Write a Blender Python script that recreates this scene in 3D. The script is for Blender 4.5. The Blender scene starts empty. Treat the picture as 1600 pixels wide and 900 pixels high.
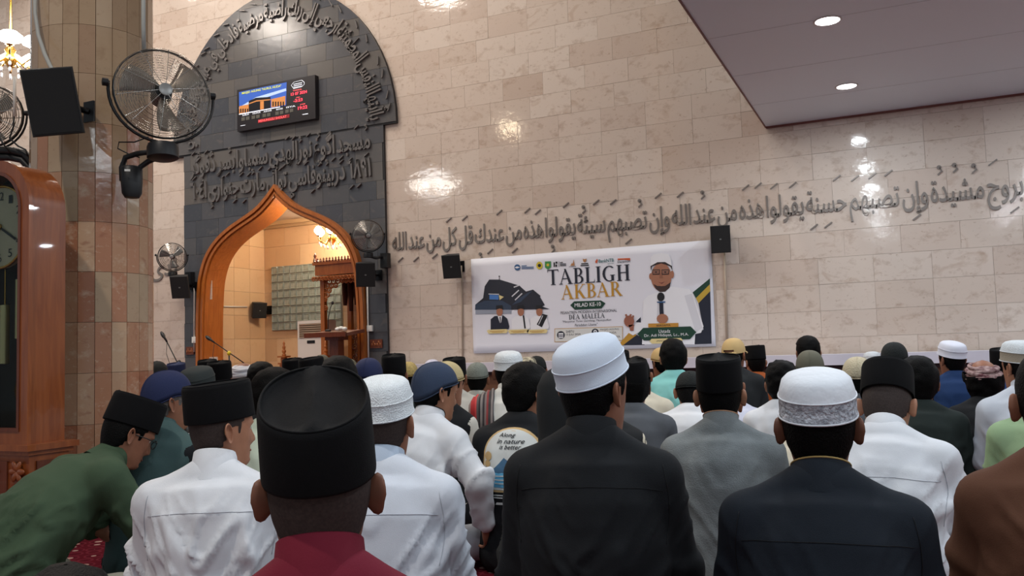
import bpy, bmesh, math, random
import numpy as np
from mathutils import Vector, Matrix
from mathutils.bvhtree import BVHTree

random.seed(7)
SC = bpy.context.scene
COL = SC.collection
PI = math.pi

# ------------------------------------------------------------------ camera
CAM_H = 0.94
FPX = 1345.0
cam_d = bpy.data.cameras.new('camera')
cam_d.sensor_width = 36.0
cam_d.lens = FPX / 1600.0 * 36.0
cam_d.clip_start = 0.05
cam = bpy.data.objects.new('camera', cam_d)
COL.objects.link(cam)
CAM_M = (Matrix.Rotation(math.radians(24.5), 4, 'Z') @ Matrix.Rotation(math.radians(94.04), 4, 'X')
         @ Matrix.Rotation(math.radians(-1.78), 4, 'Z'))
cam.matrix_world = Matrix.Translation((0, 0, CAM_H)) @ CAM_M
SC.camera = cam

# ------------------------------------------------------------------ world, exposure
SC.view_settings.view_transform = 'Standard'
SC.view_settings.look = 'None'
SC.view_settings.gamma = 1.0
SC.view_settings.use_curve_mapping = False
SC.view_settings.exposure = -0.54
w = bpy.data.worlds.new('world')
SC.world = w
w.use_nodes = True
w.node_tree.nodes['Background'].inputs[0].default_value = (0.82, 0.91, 1.0, 1)
w.node_tree.nodes['Background'].inputs[1].default_value = 0.43
try:
    SC.cycles.use_denoising = True
    SC.cycles.max_bounces = 6
    SC.cycles.sample_clamp_indirect = 4.0
except Exception:
    pass


def lamp(name, loc, power, size, color, rot=(0, 0, 0), shape='DISK', spread=180):
    d = bpy.data.lights.new(name, 'AREA')
    d.energy = power
    d.shape = shape
    d.size = size
    d.color = color
    d.spread = math.radians(spread)
    o = bpy.data.objects.new(name, d)
    COL.objects.link(o)
    o.location = loc
    o.rotation_euler = rot
    return o


# ceiling lamps of the tall hall (ceiling at 9 m) : warm white
for x, y, e_ in ((-13.5, 8.4, 260), (-9.0, 8.4, 240), (-5.0, 8.4, 90), (-13.5, 5.6, 260), (-9.0, 5.6, 220), (-5.0, 5.6, 110)):
    lamp('hall_and_fill_lamp', (x, y, 8.9), e_, 0.9, (1.0, 0.90, 0.80))
for x, y, e_ in ((-2.75, -1.6, 420),):  # unseen fill added high behind the camera to brighten the column and people's backs
    lamp('hall_and_fill_lamp', (x, y, 8.9), e_, 0.35, (1.0, 0.90, 0.80))

# ------------------------------------------------------------------ pixel helpers (photograph taken as 1600 x 900)
CAM_R = np.array(CAM_M.to_3x3())
CAM_C = np.array([0, 0, CAM_H])


def ray(x, y):
    return CAM_R @ np.array([x - 800, 450 - y, -FPX]) / FPX


def at_y(x, y, yp):
    d = ray(x, y)
    return CAM_C + d * yp / d[1]


def at_z(x, y, z):
    d = ray(x, y)
    return CAM_C + d * (z - CAM_H) / d[2]


def at_d(x, y, dd):
    return CAM_C + ray(x, y) * dd


# ------------------------------------------------------------------ materials
MATS = {}


def srgb(c):
    return tuple(((v / 255 / 12.92) if v / 255 <= 0.04045 else ((v / 255 + 0.055) / 1.055) ** 2.4) for v in c)


def mat(name, col, rough=0.6, metal=0.0, spec=0.5, noise=None, bump=None, emit=None, sheen=0.0, coat=0.0,
        trans=0.0, alpha=1.0, col2=None, ior=1.45):
    """col sRGB 0-255; noise=(scale, amount) mottles; col2 second colour of the mottling; bump=(scale, strength)"""
    if name in MATS:
        return MATS[name]
    m = bpy.data.materials.new(name)
    m.use_nodes = True
    nt = m.node_tree
    b = nt.nodes['Principled BSDF']
    c = srgb(col)
    b.inputs['Base Color'].default_value = (*c, 1)
    b.inputs['Roughness'].default_value = rough
    b.inputs['Metallic'].default_value = metal
    b.inputs['Specular IOR Level'].default_value = spec
    b.inputs['IOR'].default_value = ior
    b.inputs['Sheen Weight'].default_value = sheen
    b.inputs['Coat Weight'].default_value = coat
    b.inputs['Transmission Weight'].default_value = trans
    b.inputs['Alpha'].default_value = alpha
    if emit:
        b.inputs['Emission Color'].default_value = (*srgb(emit[0]), 1)
        b.inputs['Emission Strength'].default_value = emit[1]
    tc = None
    if noise or bump:
        tc = nt.nodes.new('ShaderNodeTexCoord')
    if noise:
        n = nt.nodes.new('ShaderNodeTexNoise')
        n.inputs['Scale'].default_value = noise[0]
        n.inputs['Detail'].default_value = 5
        nt.links.new(tc.outputs['Object'], n.inputs['Vector'])
        mx = nt.nodes.new('ShaderNodeMix')
        mx.data_type = 'RGBA'
        c2 = srgb(col2) if col2 else tuple(v * (1 - noise[1]) for v in c)
        mx.inputs['A'].default_value = (*c2, 1)
        mx.inputs['B'].default_value = (*c, 1)
        mr = nt.nodes.new('ShaderNodeMapRange')
        mr.inputs['From Min'].default_value = 0.35
        mr.inputs['From Max'].default_value = 0.65
        nt.links.new(n.outputs['Fac'], mr.inputs['Value'])
        nt.links.new(mr.outputs['Result'], mx.inputs['Factor'])
        nt.links.new(mx.outputs['Result'], b.inputs['Base Color'])
    if bump:
        n2 = nt.nodes.new('ShaderNodeTexNoise')
        n2.inputs['Scale'].default_value = bump[0]
        n2.inputs['Detail'].default_value = 3
        nt.links.new(tc.outputs['Object'], n2.inputs['Vector'])
        bp = nt.nodes.new('ShaderNodeBump')
        bp.inputs['Strength'].default_value = bump[1]
        bp.inputs['Distance'].default_value = 0.01
        nt.links.new(n2.outputs['Fac'], bp.inputs['Height'])
        nt.links.new(bp.outputs['Normal'], b.inputs['Normal'])
    MATS[name] = m
    return m


def stone(name, cols, spot, spot_amt, rough, scale=1.0, vein=None, bumps=0.02, spot_low=None):
    """polished stone: per-tile colour from the object's random number (or the 'tv' attribute), pits and blotches in world space"""
    if name in MATS:
        return MATS[name]
    m = bpy.data.materials.new(name)
    m.use_nodes = True
    nt = m.node_tree
    N, L = nt.nodes, nt.links
    b = N['Principled BSDF']
    oi = N.new('ShaderNodeObjectInfo')
    at = N.new('ShaderNodeAttribute')
    at.attribute_name = 'tv'
    ad = N.new('ShaderNodeMath'); ad.operation = 'ADD'
    L.new(oi.outputs['Random'], ad.inputs[0]); L.new(at.outputs['Fac'], ad.inputs[1])
    fr = N.new('ShaderNodeMath'); fr.operation = 'FRACT'
    L.new(ad.outputs[0], fr.inputs[0])
    ramp = N.new('ShaderNodeValToRGB')
    ramp.color_ramp.interpolation = 'LINEAR'
    els = ramp.color_ramp.elements
    while len(els) < len(cols):
        els.new(0.5)
    for i, c in enumerate(cols):
        els[i].position = i / (len(cols) - 1)
        els[i].color = (*srgb(c), 1)
    L.new(fr.outputs[0], ramp.inputs['Fac'])
    geo = N.new('ShaderNodeNewGeometry')
    # shift the pattern per tile so that neighbours do not continue each other
    sc_ = N.new('ShaderNodeVectorMath'); sc_.operation = 'SCALE'
    cmb = N.new('ShaderNodeCombineXYZ')
    for i in range(3):
        L.new(fr.outputs[0], cmb.inputs[i])
    L.new(cmb.outputs[0], sc_.inputs[0]); sc_.inputs['Scale'].default_value = 37.0
    av = N.new('ShaderNodeVectorMath'); av.operation = 'ADD'
    L.new(geo.outputs['Position'], av.inputs[0]); L.new(sc_.outputs[0], av.inputs[1])
    mp = N.new('ShaderNodeMapping')
    mp.inputs['Scale'].default_value = (scale, scale, scale * 1.35)
    L.new(av.outputs[0], mp.inputs['Vector'])
    n1 = N.new('ShaderNodeTexNoise'); n1.inputs['Scale'].default_value = 5.0; n1.inputs['Detail'].default_value = 6
    n1.inputs['Roughness'].default_value = 0.65
    L.new(mp.outputs[0], n1.inputs['Vector'])
    r1 = N.new('ShaderNodeMapRange'); r1.inputs['From Min'].default_value = 0.55; r1.inputs['From Max'].default_value = 0.72
    r1.inputs['To Max'].default_value = spot_amt
    L.new(n1.outputs['Fac'], r1.inputs['Value'])
    fac = r1.outputs['Result']
    n3 = N.new('ShaderNodeTexNoise'); n3.inputs['Scale'].default_value = 16.0; n3.inputs['Detail'].default_value = 4
    n3.inputs['Roughness'].default_value = 0.7
    L.new(mp.outputs[0], n3.inputs['Vector'])
    r3 = N.new('ShaderNodeMapRange'); r3.inputs['From Min'].default_value = 0.6; r3.inputs['From Max'].default_value = 0.7
    r3.inputs['To Max'].default_value = spot_amt * 0.9
    L.new(n3.outputs['Fac'], r3.inputs['Value'])
    mxm = N.new('ShaderNodeMath'); mxm.operation = 'MAXIMUM'
    L.new(fac, mxm.inputs[0]); L.new(r3.outputs['Result'], mxm.inputs[1])
    fac = mxm.outputs[0]
    mx = N.new('ShaderNodeMix'); mx.data_type = 'RGBA'
    L.new(fac, mx.inputs['Factor'])
    L.new(ramp.outputs['Color'], mx.inputs['A'])
    mx.inputs['B'].default_value = (*srgb(spot), 1)
    last = mx.outputs['Result']
    if vein:
        n4 = N.new('ShaderNodeTexNoise'); n4.inputs['Scale'].default_value = 3.2; n4.inputs['Detail'].default_value = 7
        n4.inputs['Distortion'].default_value = 1.5
        L.new(mp.outputs[0], n4.inputs['Vector'])
        r4 = N.new('ShaderNodeMapRange'); r4.inputs['From Min'].default_value = 0.60; r4.inputs['From Max'].default_value = 0.70
        r4.inputs['To Max'].default_value = vein[1]
        L.new(n4.outputs['Fac'], r4.inputs['Value'])
        mv = N.new('ShaderNodeMix'); mv.data_type = 'RGBA'
        L.new(r4.outputs['Result'], mv.inputs['Factor'])
        L.new(last, mv.inputs['A']); mv.inputs['B'].default_value = (*srgb(vein[0]), 1)
        last = mv.outputs['Result']
    L.new(last, b.inputs['Base Color'])
    b.inputs['Roughness'].default_value = rough
    n5 = N.new('ShaderNodeTexNoise'); n5.inputs['Scale'].default_value = 9.0; n5.inputs['Detail'].default_value = 2
    L.new(mp.outputs[0], n5.inputs['Vector'])
    bp = N.new('ShaderNodeBump'); bp.inputs['Strength'].default_value = bumps; bp.inputs['Distance'].default_value = 0.02
    L.new(n5.outputs['Fac'], bp.inputs['Height'])
    L.new(bp.outputs['Normal'], b.inputs['Normal'])
    MATS[name] = m
    return m


def wood(name, c1, c2, rough=0.35, scale=(9, 9, 1.2), coat=0.2):
    if name in MATS:
        return MATS[name]
    m = bpy.data.materials.new(name)
    m.use_nodes = True
    nt = m.node_tree
    N, L = nt.nodes, nt.links
    b = N['Principled BSDF']
    tc = N.new('ShaderNodeTexCoord')
    mp = N.new('ShaderNodeMapping'); mp.inputs['Scale'].default_value = scale
    L.new(tc.outputs['Object'], mp.inputs['Vector'])
    n = N.new('ShaderNodeTexNoise'); n.inputs['Scale'].default_value = 3.0; n.inputs['Detail'].default_value = 6
    n.inputs['Distortion'].default_value = 0.8
    L.new(mp.outputs[0], n.inputs['Vector'])
    r = N.new('ShaderNodeValToRGB')
    r.color_ramp.elements[0].position = 0.3; r.color_ramp.elements[0].color = (*srgb(c1), 1)
    r.color_ramp.elements[1].position = 0.7; r.color_ramp.elements[1].color = (*srgb(c2), 1)
    L.new(n.outputs['Fac'], r.inputs['Fac'])
    L.new(r.outputs['Color'], b.inputs['Base Color'])
    b.inputs['Roughness'].default_value = rough
    b.inputs['Coat Weight'].default_value = coat
    MATS[name] = m
    return m


# ------------------------------------------------------------------ mesh builder
class MB:
    def __init__(self):
        self.v = []
        self.f = []

    def add(self, verts, faces):
        o = len(self.v)
        self.v.extend([tuple(map(float, p)) for p in verts])
        self.f.extend([tuple(i + o for i in fc) for fc in faces])
        return self

    def box(self, c, s, M=None):
        x, y, z = s[0] / 2, s[1] / 2, s[2] / 2
        vs = [Vector((sx * x, sy * y, sz * z)) for sx in (-1, 1) for sy in (-1, 1) for sz in (-1, 1)]
        if M is not None:
            vs = [M @ p for p in vs]
        vs = [p + Vector(c) for p in vs]
        return self.add(vs, [(0, 1, 3, 2), (4, 6, 7, 5), (0, 4, 5, 1), (2, 3, 7, 6), (0, 2, 6, 4), (1, 5, 7, 3)])

    def rings(self, rings, cap0=True, cap1=True, closed=True):
        n = len(rings[0])
        vs = [p for r in rings for p in r]
        fs = []
        for i in range(len(rings) - 1):
            for j in range(n if closed else n - 1):
                a, b_ = i * n + j, i * n + (j + 1) % n
                fs.append((a, b_, b_ + n, a + n))
        if cap0:
            fs.append(tuple(range(n - 1, -1, -1)))
        if cap1:
            fs.append(tuple((len(rings) - 1) * n + j for j in range(n)))
        return self.add(vs, fs)

    def tube(self, pts, radii, n=10, caps=True, flat=1.0, up=None):
        pts = [Vector(p) for p in pts]
        if not hasattr(radii, '__len__'):
            radii = [radii] * len(pts)
        rings = []
        ref = Vector(up) if up is not None else None
        for i, p in enumerate(pts):
            t = (pts[min(i + 1, len(pts) - 1)] - pts[max(i - 1, 0)])
            if t.length < 1e-9:
                t = Vector((0, 0, 1))
            t.normalize()
            if ref is None or abs(ref.dot(t)) > 0.999:
                ref = t.orthogonal()
            u = (ref - t * ref.dot(t)).normalized()
            ref = u
            vv = t.cross(u)
            r = radii[i]
            rings.append([p + u * (r * flat * math.cos(2 * PI * k / n)) + vv * (r * math.sin(2 * PI * k / n)) for k in range(n)])
        return self.rings(rings, caps, caps)

    def lathe(self, prof, c=(0, 0, 0), M=None, n=24, sx=1.0, sy=1.0, caps=True):
        """prof: list of (r, z)"""
        rings = []
        for r, z in prof:
            ring = []
            for k in range(n):
                a = 2 * PI * k / n
                p = Vector((r * sx * math.cos(a), r * sy * math.sin(a), z))
                if M is not None:
                    p = M @ p
                ring.append(p + Vector(c))
            rings.append(ring)
        return self.rings(rings, caps and prof[0][0] > 1e-5, caps and prof[-1][0] > 1e-5)

    def ell(self, c, r, n=14, m=8, M=None):
        prof = [(max(1e-4, math.sin(PI * i / m)), -math.cos(PI * i / m)) for i in range(m + 1)]
        rings = []
        for q, z in prof:
            ring = []
            for k in range(n):
                a = 2 * PI * k / n
                p = Vector((r[0] * q * math.cos(a), r[1] * q * math.sin(a), r[2] * z))
                if M is not None:
                    p = M @ p
                ring.append(p + Vector(c))
            rings.append(ring)
        return self.rings(rings)

    def prism(self, poly, y0, y1):
        """poly: (x, z) outline; extruded from y0 to y1"""
        n = len(poly)
        a = [(p[0], y0, p[1]) for p in poly]
        b_ = [(p[0], y1, p[1]) for p in poly]
        fs = [tuple(range(n)), tuple(range(2 * n - 1, n - 1, -1))]
        for i in range(n):
            j = (i + 1) % n
            fs.append((i, i + n, j + n, j))
        return self.add(a + b_, fs)

    def flat(self, poly, y):
        return self.add([(p[0], y, p[1]) for p in poly], [tuple(range(len(poly)))])

    def mesh(self, name, smooth=False, fix=True):
        me = bpy.data.meshes.new(name)
        me.from_pydata(self.v, [], self.f)
        if fix:
            bm = bmesh.new()
            bm.from_mesh(me)
            bmesh.ops.recalc_face_normals(bm, faces=bm.faces)
            bm.to_mesh(me)
            bm.free()
        if smooth:
            me.polygons.foreach_set('use_smooth', [True] * len(me.polygons))
        me.update()
        return me

    def build(self, name, m, parent=None, smooth=False, loc=(0, 0, 0), fix=True, angle=None):
        me = self.mesh(name, smooth, fix)
        if m is not None:
            me.materials.append(m)
        if angle:
            try:
                me.set_sharp_from_angle(angle=math.radians(angle))
            except Exception:
                pass
        return link(name, me, parent, loc)


def link(name, me, parent=None, loc=(0, 0, 0)):
    o = bpy.data.objects.new(name, me)
    COL.objects.link(o)
    o.location = loc
    if parent is not None:
        o.parent = parent
    return o


def thing(name, label, cat, loc=(0, 0, 0), rz=0.0, group=None):
    o = bpy.data.objects.new(name, None)
    o.empty_display_size = 0.1
    COL.objects.link(o)
    o.location = loc
    o.rotation_euler = (0, 0, rz)
    return tag(o, label, cat, group)


def tag(o, label, cat, group=None):
    o['label'] = label
    o['category'] = cat
    if group:
        o['group'] = group
    return o


def struct(o):
    o['kind'] = 'structure'
    return o


def box_obj(name, c, s, m, parent=None, M=None):
    return MB().box(c, s, M).build(name, m, parent)


# ------------------------------------------------------------------ text helpers
AR = {}
for ch, code, n in (('ا', 0xFE8D, 2), ('ب', 0xFE8F, 4), ('ة', 0xFE93, 2), ('ت', 0xFE95, 4), ('ث', 0xFE99, 4), ('ج', 0xFE9D, 4),
                    ('ح', 0xFEA1, 4), ('خ', 0xFEA5, 4), ('د', 0xFEA9, 2), ('ذ', 0xFEAB, 2), ('ر', 0xFEAD, 2), ('ز', 0xFEAF, 2),
                    ('س', 0xFEB1, 4), ('ش', 0xFEB5, 4), ('ص', 0xFEB9, 4), ('ض', 0xFEBD, 4), ('ط', 0xFEC1, 4), ('ع', 0xFEC9, 4),
                    ('غ', 0xFECD, 4), ('ف', 0xFED1, 4), ('ق', 0xFED5, 4), ('ك', 0xFED9, 4), ('ل', 0xFEDD, 4), ('م', 0xFEE1, 4),
                    ('ن', 0xFEE5, 4), ('ه', 0xFEE9, 4), ('و', 0xFEED, 2), ('ى', 0xFEEF, 2), ('ي', 0xFEF1, 4), ('ئ', 0xFE89, 4),
                    ('أ', 0xFE83, 2), ('إ', 0xFE87, 2), ('ڬ', 0xFB92, 4)):
    AR[ch] = (code, n)


def shape_ar(word):
    out = []
    i = 0
    prev = False                                 # previous letter joins to the left
    while i < len(word):
        ch = word[i]
        if ch not in AR:
            out.append(ch); prev = False; i += 1; continue
        if ch == 'ل' and i + 1 < len(word) and word[i + 1] in 'اأإ':
            base = {'ا': 0xFEFB, 'أ': 0xFEF7, 'إ': 0xFEF9}[word[i + 1]]
            out.append(chr(base + (1 if prev else 0)))
            prev = False; i += 2; continue
        code, n = AR[ch]
        nxt = i + 1 < len(word) and word[i + 1] in AR
        if n == 2:
            out.append(chr(code + (1 if prev else 0))); prev = False
        else:
            k = (3 if prev else 2) if nxt else (1 if prev else 0)
            out.append(chr(code + k)); prev = nxt
        i += 1
    return ''.join(reversed(out))


_tc = bpy.data.curves.new('text_tool', 'FONT')
_to = bpy.data.objects.new('text_tool', _tc)
COL.objects.link(_to)


def text_mesh(body, extrude=0.0, bold=0.0, res=3, shear=0.0):
    """returns verts (n,3) with x right, y up, z depth, and faces"""
    _tc.body = body
    _tc.extrude = extrude
    _tc.offset = bold
    _tc.resolution_u = res
    _tc.shear = shear
    bpy.context.view_layer.update()
    dg = bpy.context.evaluated_depsgraph_get()
    me = bpy.data.meshes.new_from_object(_to.evaluated_get(dg))
    vs = np.array([v.co[:] for v in me.vertices]).reshape(-1, 3)
    fs = [tuple(p.vertices) for p in me.polygons]
    bpy.data.meshes.remove(me)
    return vs, fs


def wall_text(name, body, x0, x1, z0, z1, y, m, parent, base=None, shear=0.0, bold=0.0):
    """flat lettering facing -Y fitted to the box x0..x1, z0..z1"""
    vs, fs = text_mesh(body, 0.0, bold, 3, shear)
    if len(vs) == 0:
        return None
    lo, hi = vs.min(0), vs.max(0)
    X = x0 + (vs[:, 0] - lo[0]) / (hi[0] - lo[0]) * (x1 - x0)
    Z = z0 + (vs[:, 1] - lo[1]) / (hi[1] - lo[1]) * (z1 - z0)
    b = MB()
    b.add(np.stack([X, np.full(len(X), y), Z], 1), fs)
    return b.build(name, m, parent, fix=False)


# ------------------------------------------------------------------ shared materials
M_marble = stone('cream_marble', [(206, 190, 177), (211, 196, 183), (201, 184, 170), (216, 203, 191), (208, 192, 179), (198, 180, 166)],
                 (150, 120, 98), 0.5, 0.085, 1.0, vein=((176, 150, 130), 0.4), bumps=0.07)
M_dark = stone('dark_slate', [(74, 76, 82), (82, 82, 84), (68, 71, 77), (90, 88, 87), (76, 78, 84), (98, 94, 90), (72, 74, 80)],
               (104, 98, 92), 0.25, 0.2, 1.0, vein=((112, 104, 96), 0.3), bumps=0.06)
M_tan = stone('tan_column_stone', [(178, 150, 120), (186, 160, 130), (170, 142, 112), (196, 172, 144), (172, 140, 112)],
              (140, 104, 78), 0.35, 0.14, 1.6, bumps=0.05)
M_rose = stone('rose_column_stone', [(176, 122, 92), (186, 136, 106), (166, 108, 80), (202, 170, 138), (178, 128, 98), (190, 150, 118)],
               (212, 190, 164), 0.6, 0.14, 1.8, vein=((150, 92, 70), 0.5), bumps=0.05)
M_joint = mat('joint_mortar', (190, 172, 157), 0.8)
M_cjoint = mat('column_joint', (164, 132, 106), 0.8)
M_djoint = mat('dark_joint', (40, 41, 44), 0.6)
M_orange = wood('orange_teak', (150, 82, 30), (176, 102, 42), 0.32)
M_clockwood = wood('clock_wood', (130, 66, 30), (156, 86, 42), 0.3, (10, 10, 1.0), 0.35)
M_redwood = wood('carved_red_wood', (92, 44, 26), (116, 60, 36), 0.4)
M_black = mat('black_plastic', (24, 25, 28), 0.45)
M_blackm = mat('black_metal', (18, 18, 20), 0.3, 0.2)
M_speaker = mat('speaker_cabinet', (34, 35, 37), 0.6, bump=(300, 0.2))
M_white = mat('white_plastic', (226, 226, 222), 0.4)
M_chrome = mat('chrome_wire', (176, 172, 166), 0.25, 0.9)
M_gold = mat('brass', (196, 150, 70), 0.25, 0.9)
M_paint = mat('soffit_paint', (220, 234, 244), 0.38)

# ================================================================== THE SETTING
WY = 11.0                       # face of the marble wall
MX = -9.08                      # middle of the mihrab
SOF_Z = 3.61
SOF_X = -1.45


def smooth_curve(pts, k=6):
    out = []
    P = [np.array(p, float) for p in pts]
    for i in range(len(P) - 1):
        p0 = P[max(i - 1, 0)]; p1 = P[i]; p2 = P[i + 1]; p3 = P[min(i + 2, len(P) - 1)]
        for j in range(k):
            t = j / k
            out.append(0.5 * ((2 * p1) + (-p0 + p2) * t + (2 * p0 - 5 * p1 + 4 * p2 - p3) * t * t + (-p0 + 3 * p1 - 3 * p2 + p3) * t ** 3))
    out.append(P[-1])
    return np.array(out)


OG = smooth_curve([(0, 3.72), (0.20, 3.52), (0.45, 3.34), (0.97, 3.10), (1.28, 2.89), (1.48, 2.65), (1.60, 2.36), (1.65, 2.05), (1.68, 1.4), (1.68, 0.0)], 5) * 0.992


def og_offset(o):
    t = np.gradient(OG, axis=0)
    t /= np.linalg.norm(t, axis=1)[:, None]
    n = np.stack([t[:, 1], -t[:, 0]], 1)          # towards the inside
    n[n[:, 0] > 0] *= 1
    P = OG + n * o
    n0 = n[0]
    P[0] = (0.0, OG[0][1] - o / max(0.25, abs(n0[1])))
    P[:, 0] = np.maximum(P[:, 0], 0.0)
    P[-1, 1] = 0.0
    return P


def og_height(x):
    """height of the ogee outline above x (0 outside)"""
    ax = abs(x - MX)
    P = og_offset(0.06)
    if ax >= P[:, 0].max():
        return 0.0
    for i in range(len(P) - 1):
        if P[i][0] <= ax <= P[i + 1][0] and P[i + 1][0] > P[i][0]:
            f = (ax - P[i][0]) / (P[i + 1][0] - P[i][0])
            return P[i][1] + f * (P[i + 1][1] - P[i][1])
    return 0.0


OPEN_W = og_offset(0.06)[:, 0].max()

# floor and carpet -------------------------------------------------
m = bpy.data.materials.new('red_prayer_carpet')
m.use_nodes = True
nt = m.node_tree; N = nt.nodes; L = nt.links
b = N['Principled BSDF']; b.inputs['Roughness'].default_value = 0.95; b.inputs['Specular IOR Level'].default_value = 0.1
geo = N.new('ShaderNodeNewGeometry')
mp = N.new('ShaderNodeMapping'); mp.inputs['Scale'].default_value = (11, 11, 11); mp.inputs['Rotation'].default_value = (0, 0, 0.78)
L.new(geo.outputs['Position'], mp.inputs['Vector'])
vo = N.new('ShaderNodeTexVoronoi'); vo.inputs['Scale'].default_value = 1.0; vo.inputs['Randomness'].default_value = 0.35
L.new(mp.outputs[0], vo.inputs['Vector'])
cr = N.new('ShaderNodeValToRGB')
cr.color_ramp.interpolation = 'CONSTANT'
e = cr.color_ramp.elements
e[0].position = 0; e[0].color = (*srgb((176, 138, 128)), 1)
e[1].position = 0.22; e[1].color = (*srgb((84, 14, 28)), 1)
q = e.new(0.42); q.color = (*srgb((110, 34, 46)), 1)
q = e.new(0.52); q.color = (*srgb((88, 14, 28)), 1)
L.new(vo.outputs['Distance'], cr.inputs['Fac'])
sx = N.new('ShaderNodeSeparateXYZ'); L.new(geo.outputs['Position'], sx.inputs[0])
md = N.new('ShaderNodeMath'); md.operation = 'MODULO'; L.new(sx.outputs['Y'], md.inputs[0]); md.inputs[1].default_value = 1.2
gt = N.new('ShaderNodeMath'); gt.operation = 'LESS_THAN'; L.new(md.outputs[0], gt.inputs[0]); gt.inputs[1].default_value = 0.09
mx = N.new('ShaderNodeMix'); mx.data_type = 'RGBA'
L.new(gt.outputs[0], mx.inputs['Factor']); L.new(cr.outputs['Color'], mx.inputs['A']); mx.inputs['B'].default_value = (*srgb((168, 156, 150)), 1)
L.new(mx.outputs['Result'], b.inputs['Base Color'])
M_carpet = m
struct(box_obj('floor', (-5, 3.5, -0.05), (26, 18.6, 0.1), M_carpet))

# back wall with the niche opening ---------------------------------
B0, B1 = WY + 0.012, WY + 0.30
mb = MB()
wl, wr = MX - OPEN_W, MX + OPEN_W
mb.box(((-18 + wl) / 2, (B0 + B1) / 2, 4.5), (wl + 18, B1 - B0, 9))
mb.box(((8 + wr) / 2, (B0 + B1) / 2, 4.5), (8 - wr, B1 - B0, 9))
xs = np.linspace(wl, wr, 41)
hs = [og_height(x) for x in xs]
hs[0] = hs[1] * 0.75; hs[-1] = hs[-2] * 0.75
mb.prism([(x, h) for x, h in zip(xs, hs)] + [(wr, 9), (wl, 9)], B0, B1)
wall = struct(mb.build('wall_back', M_joint))

TW, TH, GAP = 0.62, 0.32, 0.0025
tile_me = MB().box((0, 0.006, 0), (TW - GAP, 0.012, TH - GAP)).mesh('marble_tile')
tile_me.materials.append(M_marble)


def proj(p):
    q = CAM_R.T @ (np.asarray(p, float) - CAM_C)
    return 800 - FPX * q[0] / q[2], 450 + FPX * q[1] / q[2], -q[2]


ELC, ELW, ELH = 4.40, 2.26, 2.50


def in_panel(x, z, mrg=0.0):
    if abs(x - MX) < 2.02 - mrg and z < 4.42:
        return True
    return z >= 4.42 - 1e-6 and ((x - MX) / (ELW - mrg)) ** 2 + ((z - ELC) / (ELH - mrg)) ** 2 < 1


cand = []
for r in range(29):
    z = (r + 0.5) * TH
    off = random.choice((0.0, 0.21, 0.31, 0.42))
    for c in range(-29, 13):
        x = c * TW + off
        if x < -17.6 or x > 7.5 or z > 9:
            continue
        cs = [in_panel(x + a * TW / 2, z + q * TH / 2, 0.05) for a in (-1, 1) for q in (-1, 1)]
        if all(cs):
            continue
        if z - TH / 2 > SOF_Z + 0.1 and x - TW / 2 > SOF_X + 0.3:
            continue
        px, py, dd = proj((x, WY, z))
        vis = 235 < px < 1640 and -30 < py < 560
        cand.append((0 if vis else 1, dd, x, z))
cand.sort()
rest = MB(); tv = []
for i, (nv, dd, x, z) in enumerate(cand):
    if i < 300 and not nv:
        o = link('tile', tile_me, wall, (x, WY + random.uniform(-0.0015, 0.0015), z))
        o.rotation_euler = (random.uniform(-.003, .003), 0, random.uniform(-.003, .003))
    else:
        a = random.uniform(-.003, .003)
        rest.box((x, WY + 0.006 + random.uniform(-0.0015, 0.0015), z), (TW - GAP, 0.012, TH - GAP), Matrix.Rotation(a, 3, 'Z') @ Matrix.Rotation(random.uniform(-.003, .003), 3, 'X'))
        tv += [random.random()] * 6
o = rest.build('tile', M_marble, wall, fix=False)
at_ = o.data.attributes.new('tv', 'FLOAT', 'FACE'); at_.data.foreach_set('value', tv)
o['kind'] = 'stuff'

# dark mihrab panel : lower slab and arched upper slab ---------------
panel = struct(bpy.data.objects.new('wall_mihrab_panel', None)); COL.objects.link(panel)


def clip_convex(poly, edges):
    for (ax, az), (bx, bz) in edges:
        out = []
        for i in range(len(poly)):
            p, q_ = poly[i], poly[(i + 1) % len(poly)]
            sp = (bx - ax) * (p[1] - az) - (bz - az) * (p[0] - ax)
            sq = (bx - ax) * (q_[1] - az) - (bz - az) * (q_[0] - ax)
            if sp >= 0:
                out.append(p)
            if sp * sq < 0:
                t = sp / (sp - sq)
                out.append((p[0] + t * (q_[0] - p[0]), p[1] + t * (q_[1] - p[1])))
        poly = out
        if len(poly) < 3:
            return []
    return poly


PW, PH = 0.50, 0.288
arc = [(MX + ELW * math.cos(a), ELC + ELH * math.sin(a)) for a in np.linspace(0, PI, 33)]
edges = [(arc[i], arc[i + 1]) for i in range(32)] + [(arc[-1], arc[0])]
mb = MB(); mb.prism([(MX + (p[0] - MX) * 0.999, p[1]) for p in arc], 10.945, WY + 0.011)
mb.build('panel_backing', M_djoint, panel)
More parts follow.
